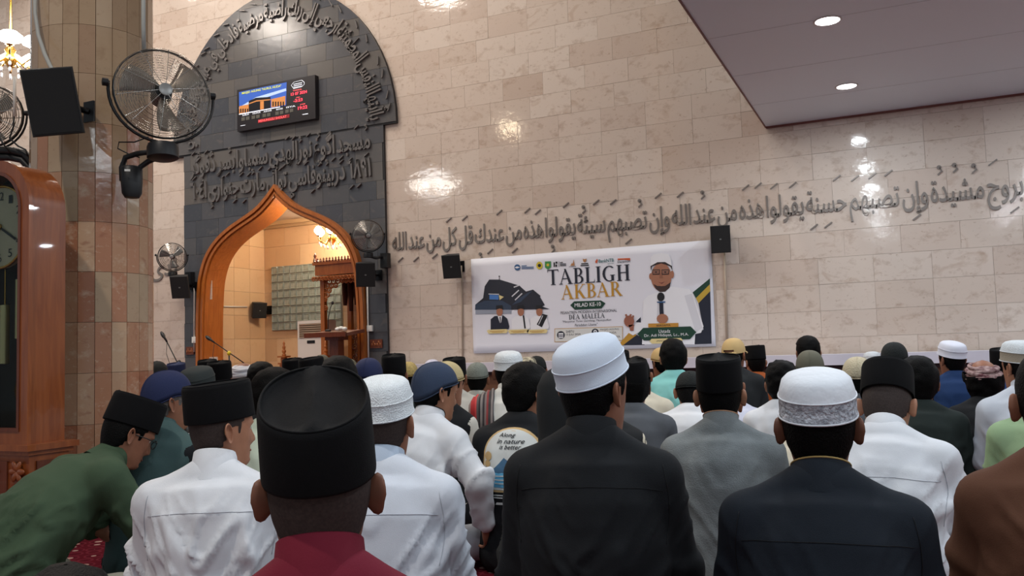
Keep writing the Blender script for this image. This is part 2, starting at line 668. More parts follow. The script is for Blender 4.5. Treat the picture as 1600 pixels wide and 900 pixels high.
# lower backing
LX0, LX1 = MX - 2.02, MX + 2.02
mb = MB()
mb.box(((LX0 + wl) / 2, 10.985, 2.2), (wl - LX0, 0.05, 4.4))
mb.box(((LX1 + wr) / 2, 10.985, 2.2), (LX1 - wr, 0.05, 4.4))
mb.prism([(x, h) for x, h in zip(xs, hs)] + [(wr, 4.4), (wl, 4.4)], 10.96, WY + 0.01)
mb.build('panel_backing', M_djoint, panel)
for r in range(25):
    z0, z1 = r * PH + 0.1, (r + 1) * PH + 0.1 - 0.004
    off = random.choice((0, .12, .25, .37))
    for c in range(-6, 7):
        x0 = MX + c * PW - off
        x1 = x0 + PW - 0.004
        if z1 <= 4.41 or z0 < 4.41:
            a0, a1, za, zb = max(x0, LX0), min(x1, LX1), z0, min(z1, 4.405)
            if a1 - a0 > 0.02 and zb - za > 0.01:
                h0 = max(og_height(a0), og_height(a1), og_height((a0 + a1) / 2))
                if h0 <= za:
                    pieces = [[(a0, za), (a1, za), (a1, zb), (a0, zb)]]
                else:
                    pieces = []
                    xx = [x for x in np.linspace(a0, a1, 9)]
                    # side strips beyond a vertical jamb
                    if a0 < wl < a1:
                        pieces.append([(a0, za), (wl, za), (wl, zb), (a0, zb)]); xx = list(np.linspace(wl, a1, 9))
                    if a0 < wr < a1:
                        pieces.append([(wr, za), (a1, za), (a1, zb), (wr, zb)]); xx = list(np.linspace(a0, wr, 9))
                    lowp = [(x, max(za, min(zb, og_height(min(max(x, wl + .001), wr - .001))))) for x in xx]
                    if any(p[1] < zb - 0.004 for p in lowp):
                        pieces.append(lowp + [(xx[-1], zb), (xx[0], zb)])
                for pc in pieces:
                    mb = MB(); mb.prism(pc, 10.948 + random.uniform(-.001, .001), 10.96)
                    mb.build('tile', M_dark, panel, fix=True)
        if z1 > 4.42:
            pc = clip_convex([(x0, max(z0, 4.425)), (x1, max(z0, 4.425)), (x1, z1), (x0, z1)], edges)
            if len(pc) >= 3:
                mb = MB(); mb.prism(pc, 10.930 + random.uniform(-.001, .001), 10.945)
                mb.build('tile', M_dark, panel, fix=True)

# carved wooden ogee frame -----------------------------------------
frame = struct(bpy.data.objects.new('trim_4', None)); COL.objects.link(frame); frame.location = (MX, 10.9, 0)


def og_band(o0, o1, y0, y1):
    A, B = og_offset(o0), og_offset(o1)
    full = lambda P: [(-p[0], p[1]) for p in P[::-1]] + [(p[0], p[1]) for p in P[1:]]
    a, c = full(A), full(B)
    n = len(a)
    vs = [(p[0], y0, p[1]) for p in a] + [(p[0], y0, p[1]) for p in c] + [(p[0], y1, p[1]) for p in a] + [(p[0], y1, p[1]) for p in c]
    fs = []
    for i in range(n - 1):
        fs += [(i, i + 1, n + i + 1, n + i), (2 * n + i, 3 * n + i, 3 * n + i + 1, 2 * n + i + 1),
               (i, 2 * n + i, 2 * n + i + 1, i + 1), (n + i, n + i + 1, 3 * n + i + 1, 3 * n + i)]
    mb_ = MB(); mb_.add(vs, fs)
    return mb_


og_band(0.0, 0.055, -0.06, 0.08).build('outer_moulding', M_orange, frame, True, angle=35)
og_band(0.055, 0.085, -0.02, 0.08).build('groove', M_orange, frame, True, angle=35)
og_band(0.085, 0.125, -0.045, 0.08).build('middle_moulding', M_orange, frame, True, angle=35)
og_band(0.125, 0.145, -0.01, 0.42).build('inner_lining', M_orange, frame, True, angle=35)

# niche -------------------------------------------------------------
M_niche = stone('niche_stone', [(212, 178, 140), (220, 188, 150), (206, 170, 132), (216, 182, 146)], (190, 150, 112), 0.25, 0.22, 1.0, bumps=0.02)
NB = 12.5
NL, NR = MX - 1.62, MX + 1.62
CZ = float(at_y(450, 348, NB)[2])
nb = struct(box_obj('wall_niche_back', ((NL + NR) / 2, NB + 0.07, 2.0), (NR - NL + 0.3, 0.1, 4.0), M_joint))
nl = struct(box_obj('wall_niche_left', (NL - 0.07, (11.3 + NB) / 2, 2.0), (0.1, NB - 11.3, 4.0), M_joint))
nr = struct(box_obj('wall_niche_right', (NR + 0.07, (11.3 + NB) / 2, 2.0), (0.1, NB - 11.3, 4.0), M_joint))
struct(box_obj('ceiling_niche', ((NL + NR) / 2, (11.3 + NB) / 2, 3.98), (NR - NL + 0.3, NB - 11.3, 0.05), mat('niche_ceiling_white', (232, 226, 216), 0.6)))
mb = MB(); mb.box((0, NB - 0.05, CZ), (NR - NL, 0.12, 0.07)).box((0, NB - 0.03, CZ - 0.06), (NR - NL, 0.07, 0.05))
mb.build('trim_1', mat('niche_cornice', (176, 146, 110), 0.5), None, loc=(MX, 0, 0)); struct(bpy.data.objects['trim_1'])
WIN = (float(at_y(427, 470, NB)[0]), float(at_y(536, 470, NB)[0]), float(at_y(430, 517, NB)[2]), float(at_y(430, 417, NB)[2]))
nw, nh = 0.54, 0.42
me_b = MB().box((0, 0, 0), (nw - .004, 0.02, nh - .004)).mesh('niche_tile'); me_b.materials.append(M_niche)
for r in range(8):
    z = (r + .5) * nh
    for c in range(-3, 4):
        x = MX + c * nw + (0.2 if r % 2 else 0)
        if abs(x - MX) < 1.75 and z < CZ + 0.2:
            x0, x1 = max(x - nw / 2, NL), min(x + nw / 2, NR)
            if x1 - x0 < 0.03:
                continue
            o = link('tile', me_b, nb, (((x0 + x1) / 2) - nb.location.x, NB + 0.01, z)); o.scale.x = (x1 - x0) / nw
me_s = MB().box((0, 0, 0), (0.02, 0.40 - .004, nh - .004)).mesh('niche_tile_side'); me_s.materials.append(M_niche)
for r in range(9):
    for c in range(3):
        link('tile', me_s, nl, (NL - 0.01, 11.3 + (c + .5) * .4, (r + .5) * nh))
        link('tile', me_s, nr, (NR + 0.01, 11.3 + (c + .5) * .4, (r + .5) * nh))

# glass block window -----------------------------------------------
M_glassb = mat('glass_block', (150, 160, 152), 0.12, spec=0.8, noise=(9, .35), bump=(14, 0.9))
M_grout = mat('grout', (176, 172, 160), 0.7)
win = struct(bpy.data.objects.new('window_1', None)); COL.objects.link(win); win.location = (WIN[0], NB, WIN[2])
ww, wh = WIN[1] - WIN[0], WIN[3] - WIN[2]
box_obj('grout_grid', (ww / 2, -0.02, wh / 2), (ww, 0.03, wh), M_grout, win)
nc = max(6, round(ww / (wh / 8)))
bw, bh = ww / nc, wh / 8
gb = MB()
for s_, y_ in ((0.5, 0), (0.5, -0.02), (0.44, -0.034), (0.30, -0.028)):
    pass
rr = [[(sx_ * bw * k, y_, sz_ * bh * k) for sx_, sz_ in ((-1, -1), (1, -1), (1, 1), (-1, 1))] for k, y_ in ((0.465, -0.03), (0.465, -0.045), (0.42, -0.055), (0.30, -0.047))]
gb.rings(rr)
gme = gb.mesh('glass_block'); gme.materials.append(M_glassb)
for i in range(nc):
    for j in range(8):
        link('glass_block', gme, win, ((i + .5) * bw, 0, (j + .5) * bh))

# mezzanine soffit --------------------------------------------------
sof = struct(box_obj('ceiling', ((SOF_X + 8) / 2, 3.4, SOF_Z + 0.15), (8 - SOF_X, 15.2, 0.3), M_paint))
M_edge = mat('soffit_edge_trim', (120, 74, 66), 0.5)
o = struct(box_obj('trim_2', (SOF_X - 0.008, 3.4, SOF_Z + 0.145), (0.016, 15.2, 0.31), M_edge))
o = struct(box_obj('trim_3', ((SOF_X + 8) / 2, WY - 0.012, SOF_Z - 0.012), (8 - SOF_X, 0.02, 0.024), M_edge))
M_seam = mat('soffit_seam', (196, 206, 214), 0.6)
for yy in (9.9, 8.7, 7.5, 6.3, 5.1):
    box_obj('panel_joint', (((SOF_X + 8) / 2), yy, SOF_Z - 0.0008), (8 - SOF_X, 0.006, 0.0016), M_seam, sof).location = (0, 0, 0)
# hall ceiling and far side of the hall
struct(box_obj('ceiling_hall', (-10.0, 3.4, 9.05), (17.2, 15.2, 0.1), mat('hall_ceiling_paint', (214, 206, 196), 0.7)))

M_bulb = mat('led_disc', (255, 255, 255), 0.5, emit=((255, 255, 255), 18))


def downlight(x, y, label, seen=True):
    t = thing('ceiling_downlight', label, 'ceiling light', (x, y, SOF_Z), 0, 'soffit downlights')
    MB().lathe([(0.098, 0.0), (0.116, 0.0), (0.116, -0.006), (0.106, -0.010), (0.098, -0.006)], n=28, caps=False).build('trim_ring', M_white, t, True)
    MB().lathe([(0.0001, -0.005), (0.098, -0.005), (0.098, 0.0), (0.0001, 0.0)], n=28).build('diffuser', M_bulb, t)
    l_ = lamp('ceiling_downlight_light', (x, y, SOF_Z - 0.03), 35, 0.15, (0.86, 0.94, 1.0))
    return t


downlight(-0.43, 9.66, 'round recessed ceiling downlight nearest the inscribed wall')
downlight(-0.455, 7.56, 'round recessed ceiling downlight, upper right one of the pair in view')
for x in (-0.45, 2.1, 4.6):
    for y in (9.66, 7.56, 5.46, 3.36, 1.26, -0.84):
        if x < 0 and y > 6:
            continue
        l_ = lamp('ceiling_downlight_light', (x, y, SOF_Z - 0.02), 35, 0.15, (0.86, 0.94, 1.0))

# low white-topped ledge along the wall -------------------------------
t = thing('wall_ledge', 'long low ledge with white top running along the marble wall', 'ledge', (-0.4, 10.75, 0))
box_obj('white_top', (0, 0, 0.70), (12.9, 0.34, 0.125), mat('ledge_white', (214, 212, 224), 0.5), t)
box_obj('dark_rail', (0, 0.03, 0.615), (12.9, 0.26, 0.045), mat('ledge_dark', (52, 34, 40), 0.5), t)
for i in range(14):
    box_obj('front_panel', (-6.45 + 12.9 / 14 * (i + .5), 0.05, 0.295), (12.9 / 14 - 0.02, 0.22, 0.59), mat('ledge_brown', (120, 84, 62), 0.6), t)

# ================================================================== COLUMN
CX, CY, CR = -4.52, 3.72, 0.335
NS = 24
colm = struct(bpy.data.objects.new('wall_column', None)); COL.objects.link(colm); colm.location = (CX, CY, 0)
MB().lathe([(CR - 0.014, 0), (CR - 0.014, 9.0)], n=48).build('shaft', M_cjoint, colm, True)
hw = CR * math.tan(PI / NS)
RH = 0.292
for k_, mm in (('t', M_tan), ('r', M_rose)):
    me_ = MB().box((0, 0, 0), (2 * hw - .001, 0.016, RH - .002)).mesh('column_tile_' + k_); me_.materials.append(mm)
    if k_ == 't':
        ct = me_
    else:
        cr_ = me_
for r in range(12):
    for k in range(NS):
        a = 2 * PI * k / NS
        rose = random.random() < (0.95 if r < 4 else 0.75 if r < 6 else 0.42 if r < 8 else 0.08)
        o = link('tile', cr_ if rose else ct, colm, (math.cos(a) * CR, math.sin(a) * CR, (r + .5) * RH))
        o.rotation_euler = (0, 0, a + PI / 2)
mb = MB(); tv = []
for r in range(12, 31):
    for k in range(NS):
        a = 2 * PI * k / NS
        mb.box((math.cos(a) * CR, math.sin(a) * CR, (r + .5) * RH), (2 * hw - .002, 0.016, RH - .003), Matrix.Rotation(a + PI / 2, 3, 'Z'))
        tv += [random.random()] * 6
o = mb.build('tile', M_tan, colm, fix=False); at_ = o.data.attributes.new('tv', 'FLOAT', 'FACE'); at_.data.foreach_set('value', tv)
o['kind'] = 'stuff'

# ================================================================== LETTERING ON THE WALLS
M_letter = mat('grey_letter', (132, 124, 118), 0.3, 0.3)
M_letterd = mat('dark_letter', (116, 112, 110), 0.25, 0.35)


def word_mesh(word, h, depth, bold=0.012):
    vs, fs = text_mesh(shape_ar(word), depth, bold, 3)
    s = h
    return vs[:, 0] * s, vs[:, 1] * s, vs[:, 2], fs


def split_word(mb_, m_, parent, loc):
    """each joined letter group becomes a part; dots and vowel marks hang on it"""
    n = len(mb_.v)
    par = list(range(n))

    def find(a):
        while par[a] != a:
            par[a] = par[par[a]]
            a = par[a]
        return a
    key = {}
    for i, p in enumerate(mb_.v):
        k_ = (round(p[0], 4), round(p[2], 4))
        if k_ in key:
            par[find(i)] = find(key[k_])
        else:
            key[k_] = i
    for f in mb_.f:
        r0 = find(f[0])
        for j in f[1:]:
            par[find(j)] = r0
    comp = {}
    for i in range(n):
        comp.setdefault(find(i), []).append(i)
    fc = {}
    for f in mb_.f:
        fc.setdefault(find(f[0]), []).append(f)
    V_ = np.array(mb_.v)
    items = []
    for r_, ids in comp.items():
        P = V_[ids]
        items.append((max(np.ptp(P[:, 0]), np.ptp(P[:, 2])), r_, ids))
    items.sort(key=lambda t_: -t_[0])
    root_ = None
    small = MB()
    for sz, r_, ids in items:
        mp_ = {i: k_ for k_, i in enumerate(ids)}
        q_ = [tuple(mp_[j] for j in f) for f in fc.get(r_, [])]
        if root_ is not None and sz < 0.13:
            small.add(V_[ids], q_)
            continue
        one = MB(); one.add(V_[ids], q_)
        o_ = one.build('letter', m_, parent, loc=loc, fix=False)
        root_ = root_ or o_
    if small.v:
        o_ = small.build('marks', m_, root_, fix=False)
        o_['kind'] = 'stuff'


def diacritics(mb, w_, h, y0, y1, seed):
    rnd = random.Random(seed)
    n = max(1, int(w_ / (h * 0.42)))
    for i in range(n):
        cx = (i + .5) / n * w_ + rnd.uniform(-.05, .05) * h
        kind = rnd.random()
        for z in ((h * rnd.uniform(.98, 1.15),) if kind < .7 else (-h * rnd.uniform(.38, .48),)):
            if rnd.random() < .7:
                L_, T_ = h * .15, h * .022
                c_, s_ = math.cos(.62), math.sin(.62)
                poly = [(-L_, -T_), (L_, -T_), (L_, T_), (-L_, T_)]
                mb.prism([(cx + p[0] * c_ - p[1] * s_, z + p[0] * s_ + p[1] * c_) for p in poly], y0, y1)
            else:
                k = [(cx + h * .07 * math.cos(a), z + h * .07 * math.sin(a)) for a in np.linspace(0, 2 * PI, 9)[:-1]]
                mb.prism(k, y0, y1)
                poly = [(cx + .04 * h, z - .02 * h), (cx + .10 * h, z - .14 * h), (cx - .04 * h, z - .26 * h), (cx - .06 * h, z - .22 * h), (cx + .05 * h, z - .12 * h), (cx, z)]
                mb.prism(poly, y0, y1)


# long inscription on the marble wall, right to left
insc = thing('wall_inscription', 'long line of grey relief Arabic calligraphy across the marble wall', 'calligraphy', (0, WY, 0))
words = 'الله عند من كل قل عندك من هذه يقولوا سيئة تصبهم وإن الله عند من هذه يقولوا حسنة تصبهم وإن مشيدة بروج في كنتم ولو الموت'.split()
X_left, X_right = -6.97, 1.30
geoms = []
H_ = 0.40
for wd in words:
    X_, Z_, D_, F_ = word_mesh(wd, H_, 0.008)
    geoms.append((X_ - X_.min(), Z_, D_, F_, X_.max() - X_.min()))
gap = 0.055
nvis = 22                        # words from the left that span the visible stretch
k = (X_right - X_left) / (sum(g[4] for g in geoms[:nvis]) + gap * nvis)
x = X_left
for i, (X_, Z_, D_, F_, w_) in enumerate(geoms):
    if x > 4.5:
        break
    mb = MB()
    mb.add(np.stack([X_ * k, -0.008 - D_, Z_ * 0.92], 1), F_)
    diacritics(mb, w_ * k, H_ * .9, -0.016, 0.0, i)
    split_word(mb, M_letter, insc, (x, 0, 2.475))
    x += (w_ + gap) * k
# the end of another line left of the dark panel
for wd, px, py in (('الله', 237, 432),):
    p = at_y(px, py, WY)
    t = thing('wall_inscription', 'short piece of grey Arabic calligraphy left of the dark niche panel', 'calligraphy', (float(p[0]), WY, float(p[2])))
    X_, Z_, D_, F_ = word_mesh('لدى', 0.40, 0.008)
    mb = MB(); mb.add(np.stack([X_ - X_.min(), -0.008 - D_, Z_], 1), F_); split_word(mb, M_letter, t, (0, 0, 0))
    X_, Z_, D_, F_ = word_mesh('الله', 0.40, 0.008)
    mb = MB(); mb.add(np.stack([X_ - X_.max() - 0.08, -0.008 - D_, Z_], 1), F_); split_word(mb, M_letter, t, (0, 0, 0))


def line(th, text_, x0, x1, z, h, y, mt, depth=0.016):
    ws = text_.split()
    gs = []
    for wd in ws:
        X_, Z_, D_, F_ = word_mesh(wd, h, depth, 0.02)
        gs.append((X_ - X_.min(), Z_, D_, F_, X_.max() - X_.min()))
    g_ = 0.06
    k_ = (x1 - x0) / (sum(q_[4] for q_ in gs) + g_ * (len(gs) - 1))
    xx = x1
    for (X_, Z_, D_, F_, w_) in gs:
        xx -= w_ * k_
        mb = MB(); mb.add(np.stack([X_ * k_, -D_, Z_], 1), F_)
        diacritics(mb, w_ * k_, h * .8, -depth, depth, len(gs) + int(xx * 10))
        split_word(mb, mt, th, (xx, y, z))
        xx -= g_ * k_


pi = thing('panel_inscription', 'two lines of dark relief Arabic calligraphy above the ogee arch', 'calligraphy', (MX, 10.94, 3.8))
line(pi, 'مسجد اڬوغ نورالهدى سمباوا بسر دفوڬر', -1.85, 1.80, 0.27, 0.40, -0.012, M_letterd)
line(pi, '١٩٨٦ دربينوفاسي توال مارت جنوارى ١٤٠٦', -1.85, 1.80, -0.16, 0.40, -0.012, M_letterd)

arcw = thing('arch_inscription', 'curved band of dark relief Arabic calligraphy following the top arch edge', 'calligraphy', (MX, 10.925, ELC))
aw = 'ياأيتها النفس المطمئنة ارجعي إلى ربك راضية مرضية فادخلي في عبادي وادخلي جنتي'.split()
gs = []
for wd in aw:
    X_, Z_, D_, F_ = word_mesh(wd, 0.42, 0.02, 0.02)
    gs.append((X_ - X_.min(), Z_, D_, F_, X_.max() - X_.min()))
ths = np.linspace(0, PI, 200)
rx, rz = ELW - 0.46, ELH - 0.46
ex, ez = rx * np.cos(ths), rz * np.sin(ths)
sl = np.concatenate([[0], np.cumsum(np.hypot(np.diff(ex), np.diff(ez)))])
k = (sl[-1] - 0.15) / (sum(g_[4] for g_ in gs) + 0.05 * len(gs))
s0 = 0.08
for (X_, Z_, D_, F_, w_) in gs:
    s = s0 + (w_ - X_) * k
    th_ = np.interp(s, sl, ths)
    cx, cz = rx * np.cos(th_), rz * np.sin(th_)
    nx, nz = np.cos(th_) / rx, np.sin(th_) / rz
    nn = np.hypot(nx, nz); nx, nz = nx / nn, nz / nn
    mb = MB(); mb.add(np.stack([cx + nx * (Z_ * .85 + .02), -0.012 - D_, cz + nz * (Z_ * .85 + .02)], 1), F_)
    for q_ in range(2):
        th1 = float(np.interp(s0 + w_ * k * (.3 + .4 * q_), sl, ths))
        c_ = np.array([rx * math.cos(th1), rz * math.sin(th1)]); n_ = np.array([math.cos(th1), math.sin(th1)])
        tt = np.array([-n_[1], n_[0]])
        p_ = c_ + n_ * .36
        mb.prism([tuple(p_ + tt * a + n_ * b_) for a, b_ in ((-.06, -.03), (.05, .03), (.06, .05), (-.05, -.005))], -0.03, -0.005)
    split_word(mb, M_letterd, arcw, (0, 0, 0))
    s0 += (w_ + 0.05) * k

# ================================================================== PRINTED SURFACES
def wxz(px, py):
    p = at_y(px, py, WY)
    return float(p[0]), float(p[2])


def poly_px(name, pts, y, m_, parent, loc):
    mb_ = MB(); mb_.flat([(a - loc[0], c - loc[2]) for a, c in (wxz(*p) for p in pts)], y)
    return mb_.build(name, m_, parent, fix=False)


def ink(name, c, rough=0.55):
    return mat('ink_' + name, c, rough)


def seg(p0, p1, w0):
    d = np.array(p1, float) - np.array(p0, float)
    n_ = np.array([-d[1], d[0]]) / np.hypot(*d) * w0 / 2
    return [tuple(np.array(p0) - n_), tuple(np.array(p1) - n_), tuple(np.array(p1) + n_), tuple(np.array(p0) + n_)]


def rect(x0, z0, x1, z1):
    return [(x0, z0), (x1, z0), (x1, z1), (x0, z1)]


def bowl(cx, cz, rx_, rz_, tx, tz, a0=-90, a1=90):
    A = np.radians(np.linspace(a0, a1, 13))
    out = []
    for i in range(12):
        o_ = [(cx + rx_ * math.cos(A[j]), cz + rz_ * math.sin(A[j])) for j in (i, i + 1)]
        n_ = [(cx + (rx_ - tx) * math.cos(A[j]), cz + (rz_ - tz) * math.sin(A[j])) for j in (i + 1, i)]
        out.append(o_ + n_)
    return out


def serif(ch):
    """polygons of a roman capital with serifs, height 1; returns (polys, width)"""
    T, t, S = .17, .055, .045
    stem = lambda x: [rect(x, 0, x + T, 1), rect(x - .08, 0, x + T + .08, S), rect(x - .08, 1 - S, x + T + .08, 1)]
    if ch == 'T':
        return [rect(.3, 0, .3 + T, 1), rect(.22, 0, .55, S), rect(0, .94, .77, 1), [(0, .78), (.05, .94), (0, .94)], [(.77, .78), (.77, .94), (.72, .94)]], .8
    if ch == 'I':
        return stem(.1), .37
    if ch == 'L':
        return stem(.1) + [rect(.27, 0, .66, .055), [(.60, .05), (.66, .05), (.66, .25)]], .68
    if ch == 'H':
        return stem(.1) + stem(.62) + [rect(.27, .48, .62, .54)], .9
    if ch == 'A':
        return [seg((.06, 0), (.40, .97), t), [(.32, 1), (.44, 1), (.84, 0), (.64, 0)], rect(.2, .33, .62, .39), rect(-.04, 0, .2, S), rect(.56, 0, .92, S)], .9
    if ch == 'B':
        return stem(.1) + bowl(.36, .745, .26, .255, .15, .055) + bowl(.38, .255, .31, .255, .16, .055) + [rect(.2, .945, .38, 1), rect(.2, .475, .38, .535), rect(.2, 0, .4, .055)], .74
    if ch == 'R':
        return stem(.1) + bowl(.36, .735, .28, .265, .16, .055) + [rect(.2, .945, .38, 1), rect(.2, .465, .38, .525), seg((.40, .5), (.76, .02), .16), rect(.66, 0, .9, S)], .86
    if ch == 'K':
        return stem(.1) + [seg((.27, .42), (.68, .98), t), seg((.36, .56), (.72, .02), .17), rect(.58, .955, .84, 1), rect(.62, 0, .9, S)], .88
    if ch == 'G':
        return bowl(.50, .5, .46, .5, .17, .06, 50, 310) + [rect(.62, .05, .79, .42), rect(.54, .38, .87, .42)], .92
    if ch == 'D':
        return stem(.1) + bowl(.36, .5, .44, .5, .17, .06) + [rect(.2, .94, .38, 1), rect(.2, 0, .38, .06)], .86
    if ch == 'E':
        return stem(.1) + [rect(.2, 0, .62, .055), rect(.2, .945, .6, 1), rect(.2, .48, .5, .535), [(.56, .05), (.62, .05), (.64, .25)], [(.55, .95), (.6, .95), (.6, .78)]], .68
    if ch == 'M':
        return [rect(.08, 0, .14, 1), rect(0, 0, .24, S), seg((.1, .98), (.5, .06), .17), seg((.92, .98), (.5, .06), t), rect(.86, 0, 1.03, 1), rect(.78, 0, 1.12, S)], 1.15
    return [], .35


def serif_text(name, s, pa, pb, h_px, y, m_, parent, loc):
    """baseline from pixel pa to pixel pb, cap height h_px"""
    xa, za = wxz(*pa); xb, zb = wxz(*pb)
    zt = wxz(pa[0], pa[1] - h_px)[1]
    H = zt - za
    tot = 0; parts = []
    for ch in s:
        pl, w_ = serif(ch); parts.append((pl, w_, tot)); tot += w_ + .05
    k_ = (xb - xa) / (tot - .05)
    for ch, (pl, w_, o_) in zip(s, parts):
        if not pl:
            continue
        mb_ = MB()
        for i, p in enumerate(pl):
            mb_.flat([(xa + (o_ + q_[0]) * k_ - loc[0], za + (zb - za) * (o_ / tot) + q_[1] * H - loc[2]) for q_ in p], y - i * 0.00004)
        mb_.build(name, m_, parent, fix=False)


def plain_text(name, s, pa, pb, h_px, y, m_, parent, loc, shear=0.0, bold=0.0):
    xa, za = wxz(*pa); xb, zb = wxz(*pb)
    zt = wxz(pa[0], pa[1] - h_px)[1]
    return wall_text(name, s, xa - loc[0], xb - loc[0], (za + zb) / 2 - loc[2], (za + zb) / 2 + zt - za - loc[2], y, m_, parent, shear=shear, bold=bold)


# ---- banner
BL = (-3.93, 10.98, 0.89)
ban = thing('event_banner', 'wide white printed event banner with dark and gold lettering on the marble wall', 'banner', BL)
bx0, bx1, bz0, bz1 = -5.64, -2.20, 0.89, 2.245
mb = MB()
nx_, nz_ = 60, 12
vs = []; fs = []
for j in range(nz_ + 1):
    for i in range(nx_ + 1):
        u, v = i / nx_, j / nz_
        vs.append((bx0 + (bx1 - bx0) * u - BL[0], 0.0, bz0 + (bz1 - bz0) * v - BL[2]))
for j in range(nz_):
    for i in range(nx_):
        a = j * (nx_ + 1) + i
        fs.append((a, a + 1, a + nx_ + 2, a + nx_ + 1))
mb.add(vs, fs)
m_b = mat('banner_vinyl', (226, 228, 238), 0.5, bump=(2.2, 0.35))
sheet = mb.build('sheet', m_b, ban, True, fix=False)
sol = sheet.modifiers.new('thick', 'SOLIDIFY'); sol.thickness = 0.002; sol.offset = -1
navy, gold_, green = ink('navy', (30, 36, 52)), ink('gold', (186, 140, 50)), ink('green', (22, 62, 48))
white_i = ink('white', (232, 234, 240)); skin_i = ink('skin', (164, 112, 88)); dark_i = ink('dark', (26, 28, 34)); grey_i = ink('grey', (120, 122, 130))
gray2 = ink('palegrey', (206, 208, 216)); cream_i = ink('cream', (222, 206, 150))
yb = lambda n_: -0.004 - 0.0012 * n_
serif_text('letter', 'TABLIGH', (857, 446), (986, 438), 24, yb(2), navy, ban, BL)
serif_text('letter', 'AKBAR', (879, 468), (973, 462), 22, yb(2), gold_, ban, BL)
poly_px('badge', [(892, 477), (898, 471), (940, 469.5), (947, 474), (941, 482), (899, 484)], yb(1), green, ban, BL)
plain_text('lettering', 'MILAD KE-10', (899, 480), (940, 478), 6.0, yb(2), white_i, ban, BL, bold=0.01)
plain_text('lettering', 'PESANTREN MODERN INTERNASIONAL', (877, 490.5), (965, 487.5), 4.2, yb(2), navy, ban, BL)
serif_text('letter', 'DEA MALELA', (890, 499.5), (946, 496.5), 7.5, yb(2), navy, ban, BL)
plain_text('lettering', '"Menyemai Tunas Gemilang, Mewujudkan', (880, 505), (956, 502), 4.0, yb(2), navy, ban, BL, shear=.25)
plain_text('lettering', 'Peradaban Utama"', (899, 510), (935, 508.5), 4.0, yb(2), navy, ban, BL, shear=.25)
poly_px('info_box', [(867.5, 513.5), (974, 510), (974, 532), (867.5, 534.5)], yb(1), gold_, ban, BL)
poly_px('info_box', [(868.3, 514.3), (973.2, 510.8), (973.2, 531.2), (868.3, 533.7)], yb(1.5), ink('boxgrey', (214, 216, 214)), ban, BL)


def disc_px(name, c, r, y, m_, n=18, rz=None, arc=(0, 360)):
    A = np.radians(np.linspace(arc[0], arc[1], n + 1))[:(-1 if arc == (0, 360) else None)]
    return poly_px(name, [(c[0] + r * math.cos(a), c[1] - (rz or r) * math.sin(a)) for a in A], y, m_, ban, BL)


disc_px('calendar_icon', (877.5, 523.5), 6.2, yb(2), navy)
poly_px('calendar_icon', [(873.8, 520.5), (881.2, 520.3), (881.2, 528), (873.8, 528.2)], yb(3), white_i, ban, BL)
for q_ in (522.8, 525.2):
    poly_px('calendar_icon', [(874.2, q_), (880.8, q_ - .2), (880.8, q_ + 1), (874.2, q_ + 1.2)], yb(4), navy, ban, BL)
disc_px('location_icon', (931, 519), 5.6, yb(2), navy)
disc_px('location_icon', (931, 518), 2.6, yb(3), white_i)
disc_px('location_icon', (931, 518), 1.1, yb(4), navy)
plain_text('lettering', 'SABTU', (885.5, 520), (898, 519.6), 3.6, yb(2), navy, ban, BL, bold=.01)
plain_text('lettering', '13 JULI 2024', (885.5, 525), (908, 524.3), 3.6, yb(2), navy, ban, BL, bold=.01)
plain_text('lettering', 'MASJID AGUNG', (939, 517.2), (968, 516.2), 3.4, yb(2), navy, ban, BL)
plain_text('lettering', 'NURUL HUDA', (939, 522), (964, 521.3), 3.4, yb(2), navy, ban, BL)
plain_text('lettering', 'KAB. SUMBAWA', (939, 528.6), (970, 527.6), 3.4, yb(2), navy, ban, BL)

# logos along the top
blue_i = ink('logo_blue', (48, 92, 140)); yel_i = ink('logo_yellow', (206, 186, 60)); gr_i = ink('logo_green', (64, 140, 70)); or_i = ink('logo_orange', (200, 90, 50)); teal_i = ink('logo_teal', (40, 110, 112)); br_i = ink('logo_brown', (176, 128, 84))
disc_px('logo', (809.5, 418), 4.8, yb(2), blue_i); poly_px('logo', [(805, 418.5), (809, 416.4), (814, 418), (809, 419.6)], yb(3), white_i, ban, BL)
for i in range(3):
    poly_px('logo', [(816, 415.2 + i * 2.1), (835 - (i == 0) * 11, 414.6 + i * 2.1), (835 - (i == 0) * 11, 415.8 + i * 2.1), (816, 416.4 + i * 2.1)], yb(2), blue_i, ban, BL)
disc_px('logo', (844, 415), 5.0, yb(2), yel_i, rz=6); disc_px('logo', (844, 415), 2.6, yb(3), dark_i)
poly_px('logo', [(852.5, 408.8), (862, 408.4), (862, 417.5), (857.2, 421.5), (852.5, 418)], yb(2), gr_i, ban, BL); disc_px('logo', (857.2, 414.2), 2.2, yb(3), yel_i)
for (a, c, d_, e_) in ((866, 410, 868, 417), (869, 409, 872, 412), (869, 413.5, 871.5, 417), (874, 408.5, 874.6, 417.5)):
    poly_px('logo', [(a, c), (d_, c), (d_, e_), (a, e_)], yb(2), dark_i, ban, BL)
for i in range(3):
    poly_px('logo', [(876, 410 + i * 2.3), (885.5 - (i == 0) * 5, 409.5 + i * 2.3), (885.5 - (i == 0) * 5, 410.8 + i * 2.3), (876, 411.3 + i * 2.3)], yb(2), dark_i, ban, BL)
poly_px('logo', [(892, 415.5), (895, 410.5), (896, 412.5), (897.4, 405.5), (898.6, 412), (899, 415.2)], yb(2), br_i, ban, BL); poly_px('logo', [(890, 416.6), (901, 416), (901, 416.8), (890, 417.4)], yb(2), grey_i, ban, BL)
poly_px('logo', [(911.5, 404.5), (914.5, 405.4), (917.6, 404.2), (916.8, 408.5), (914.5, 410.2), (912.2, 408.6)], yb(2), br_i, ban, BL)
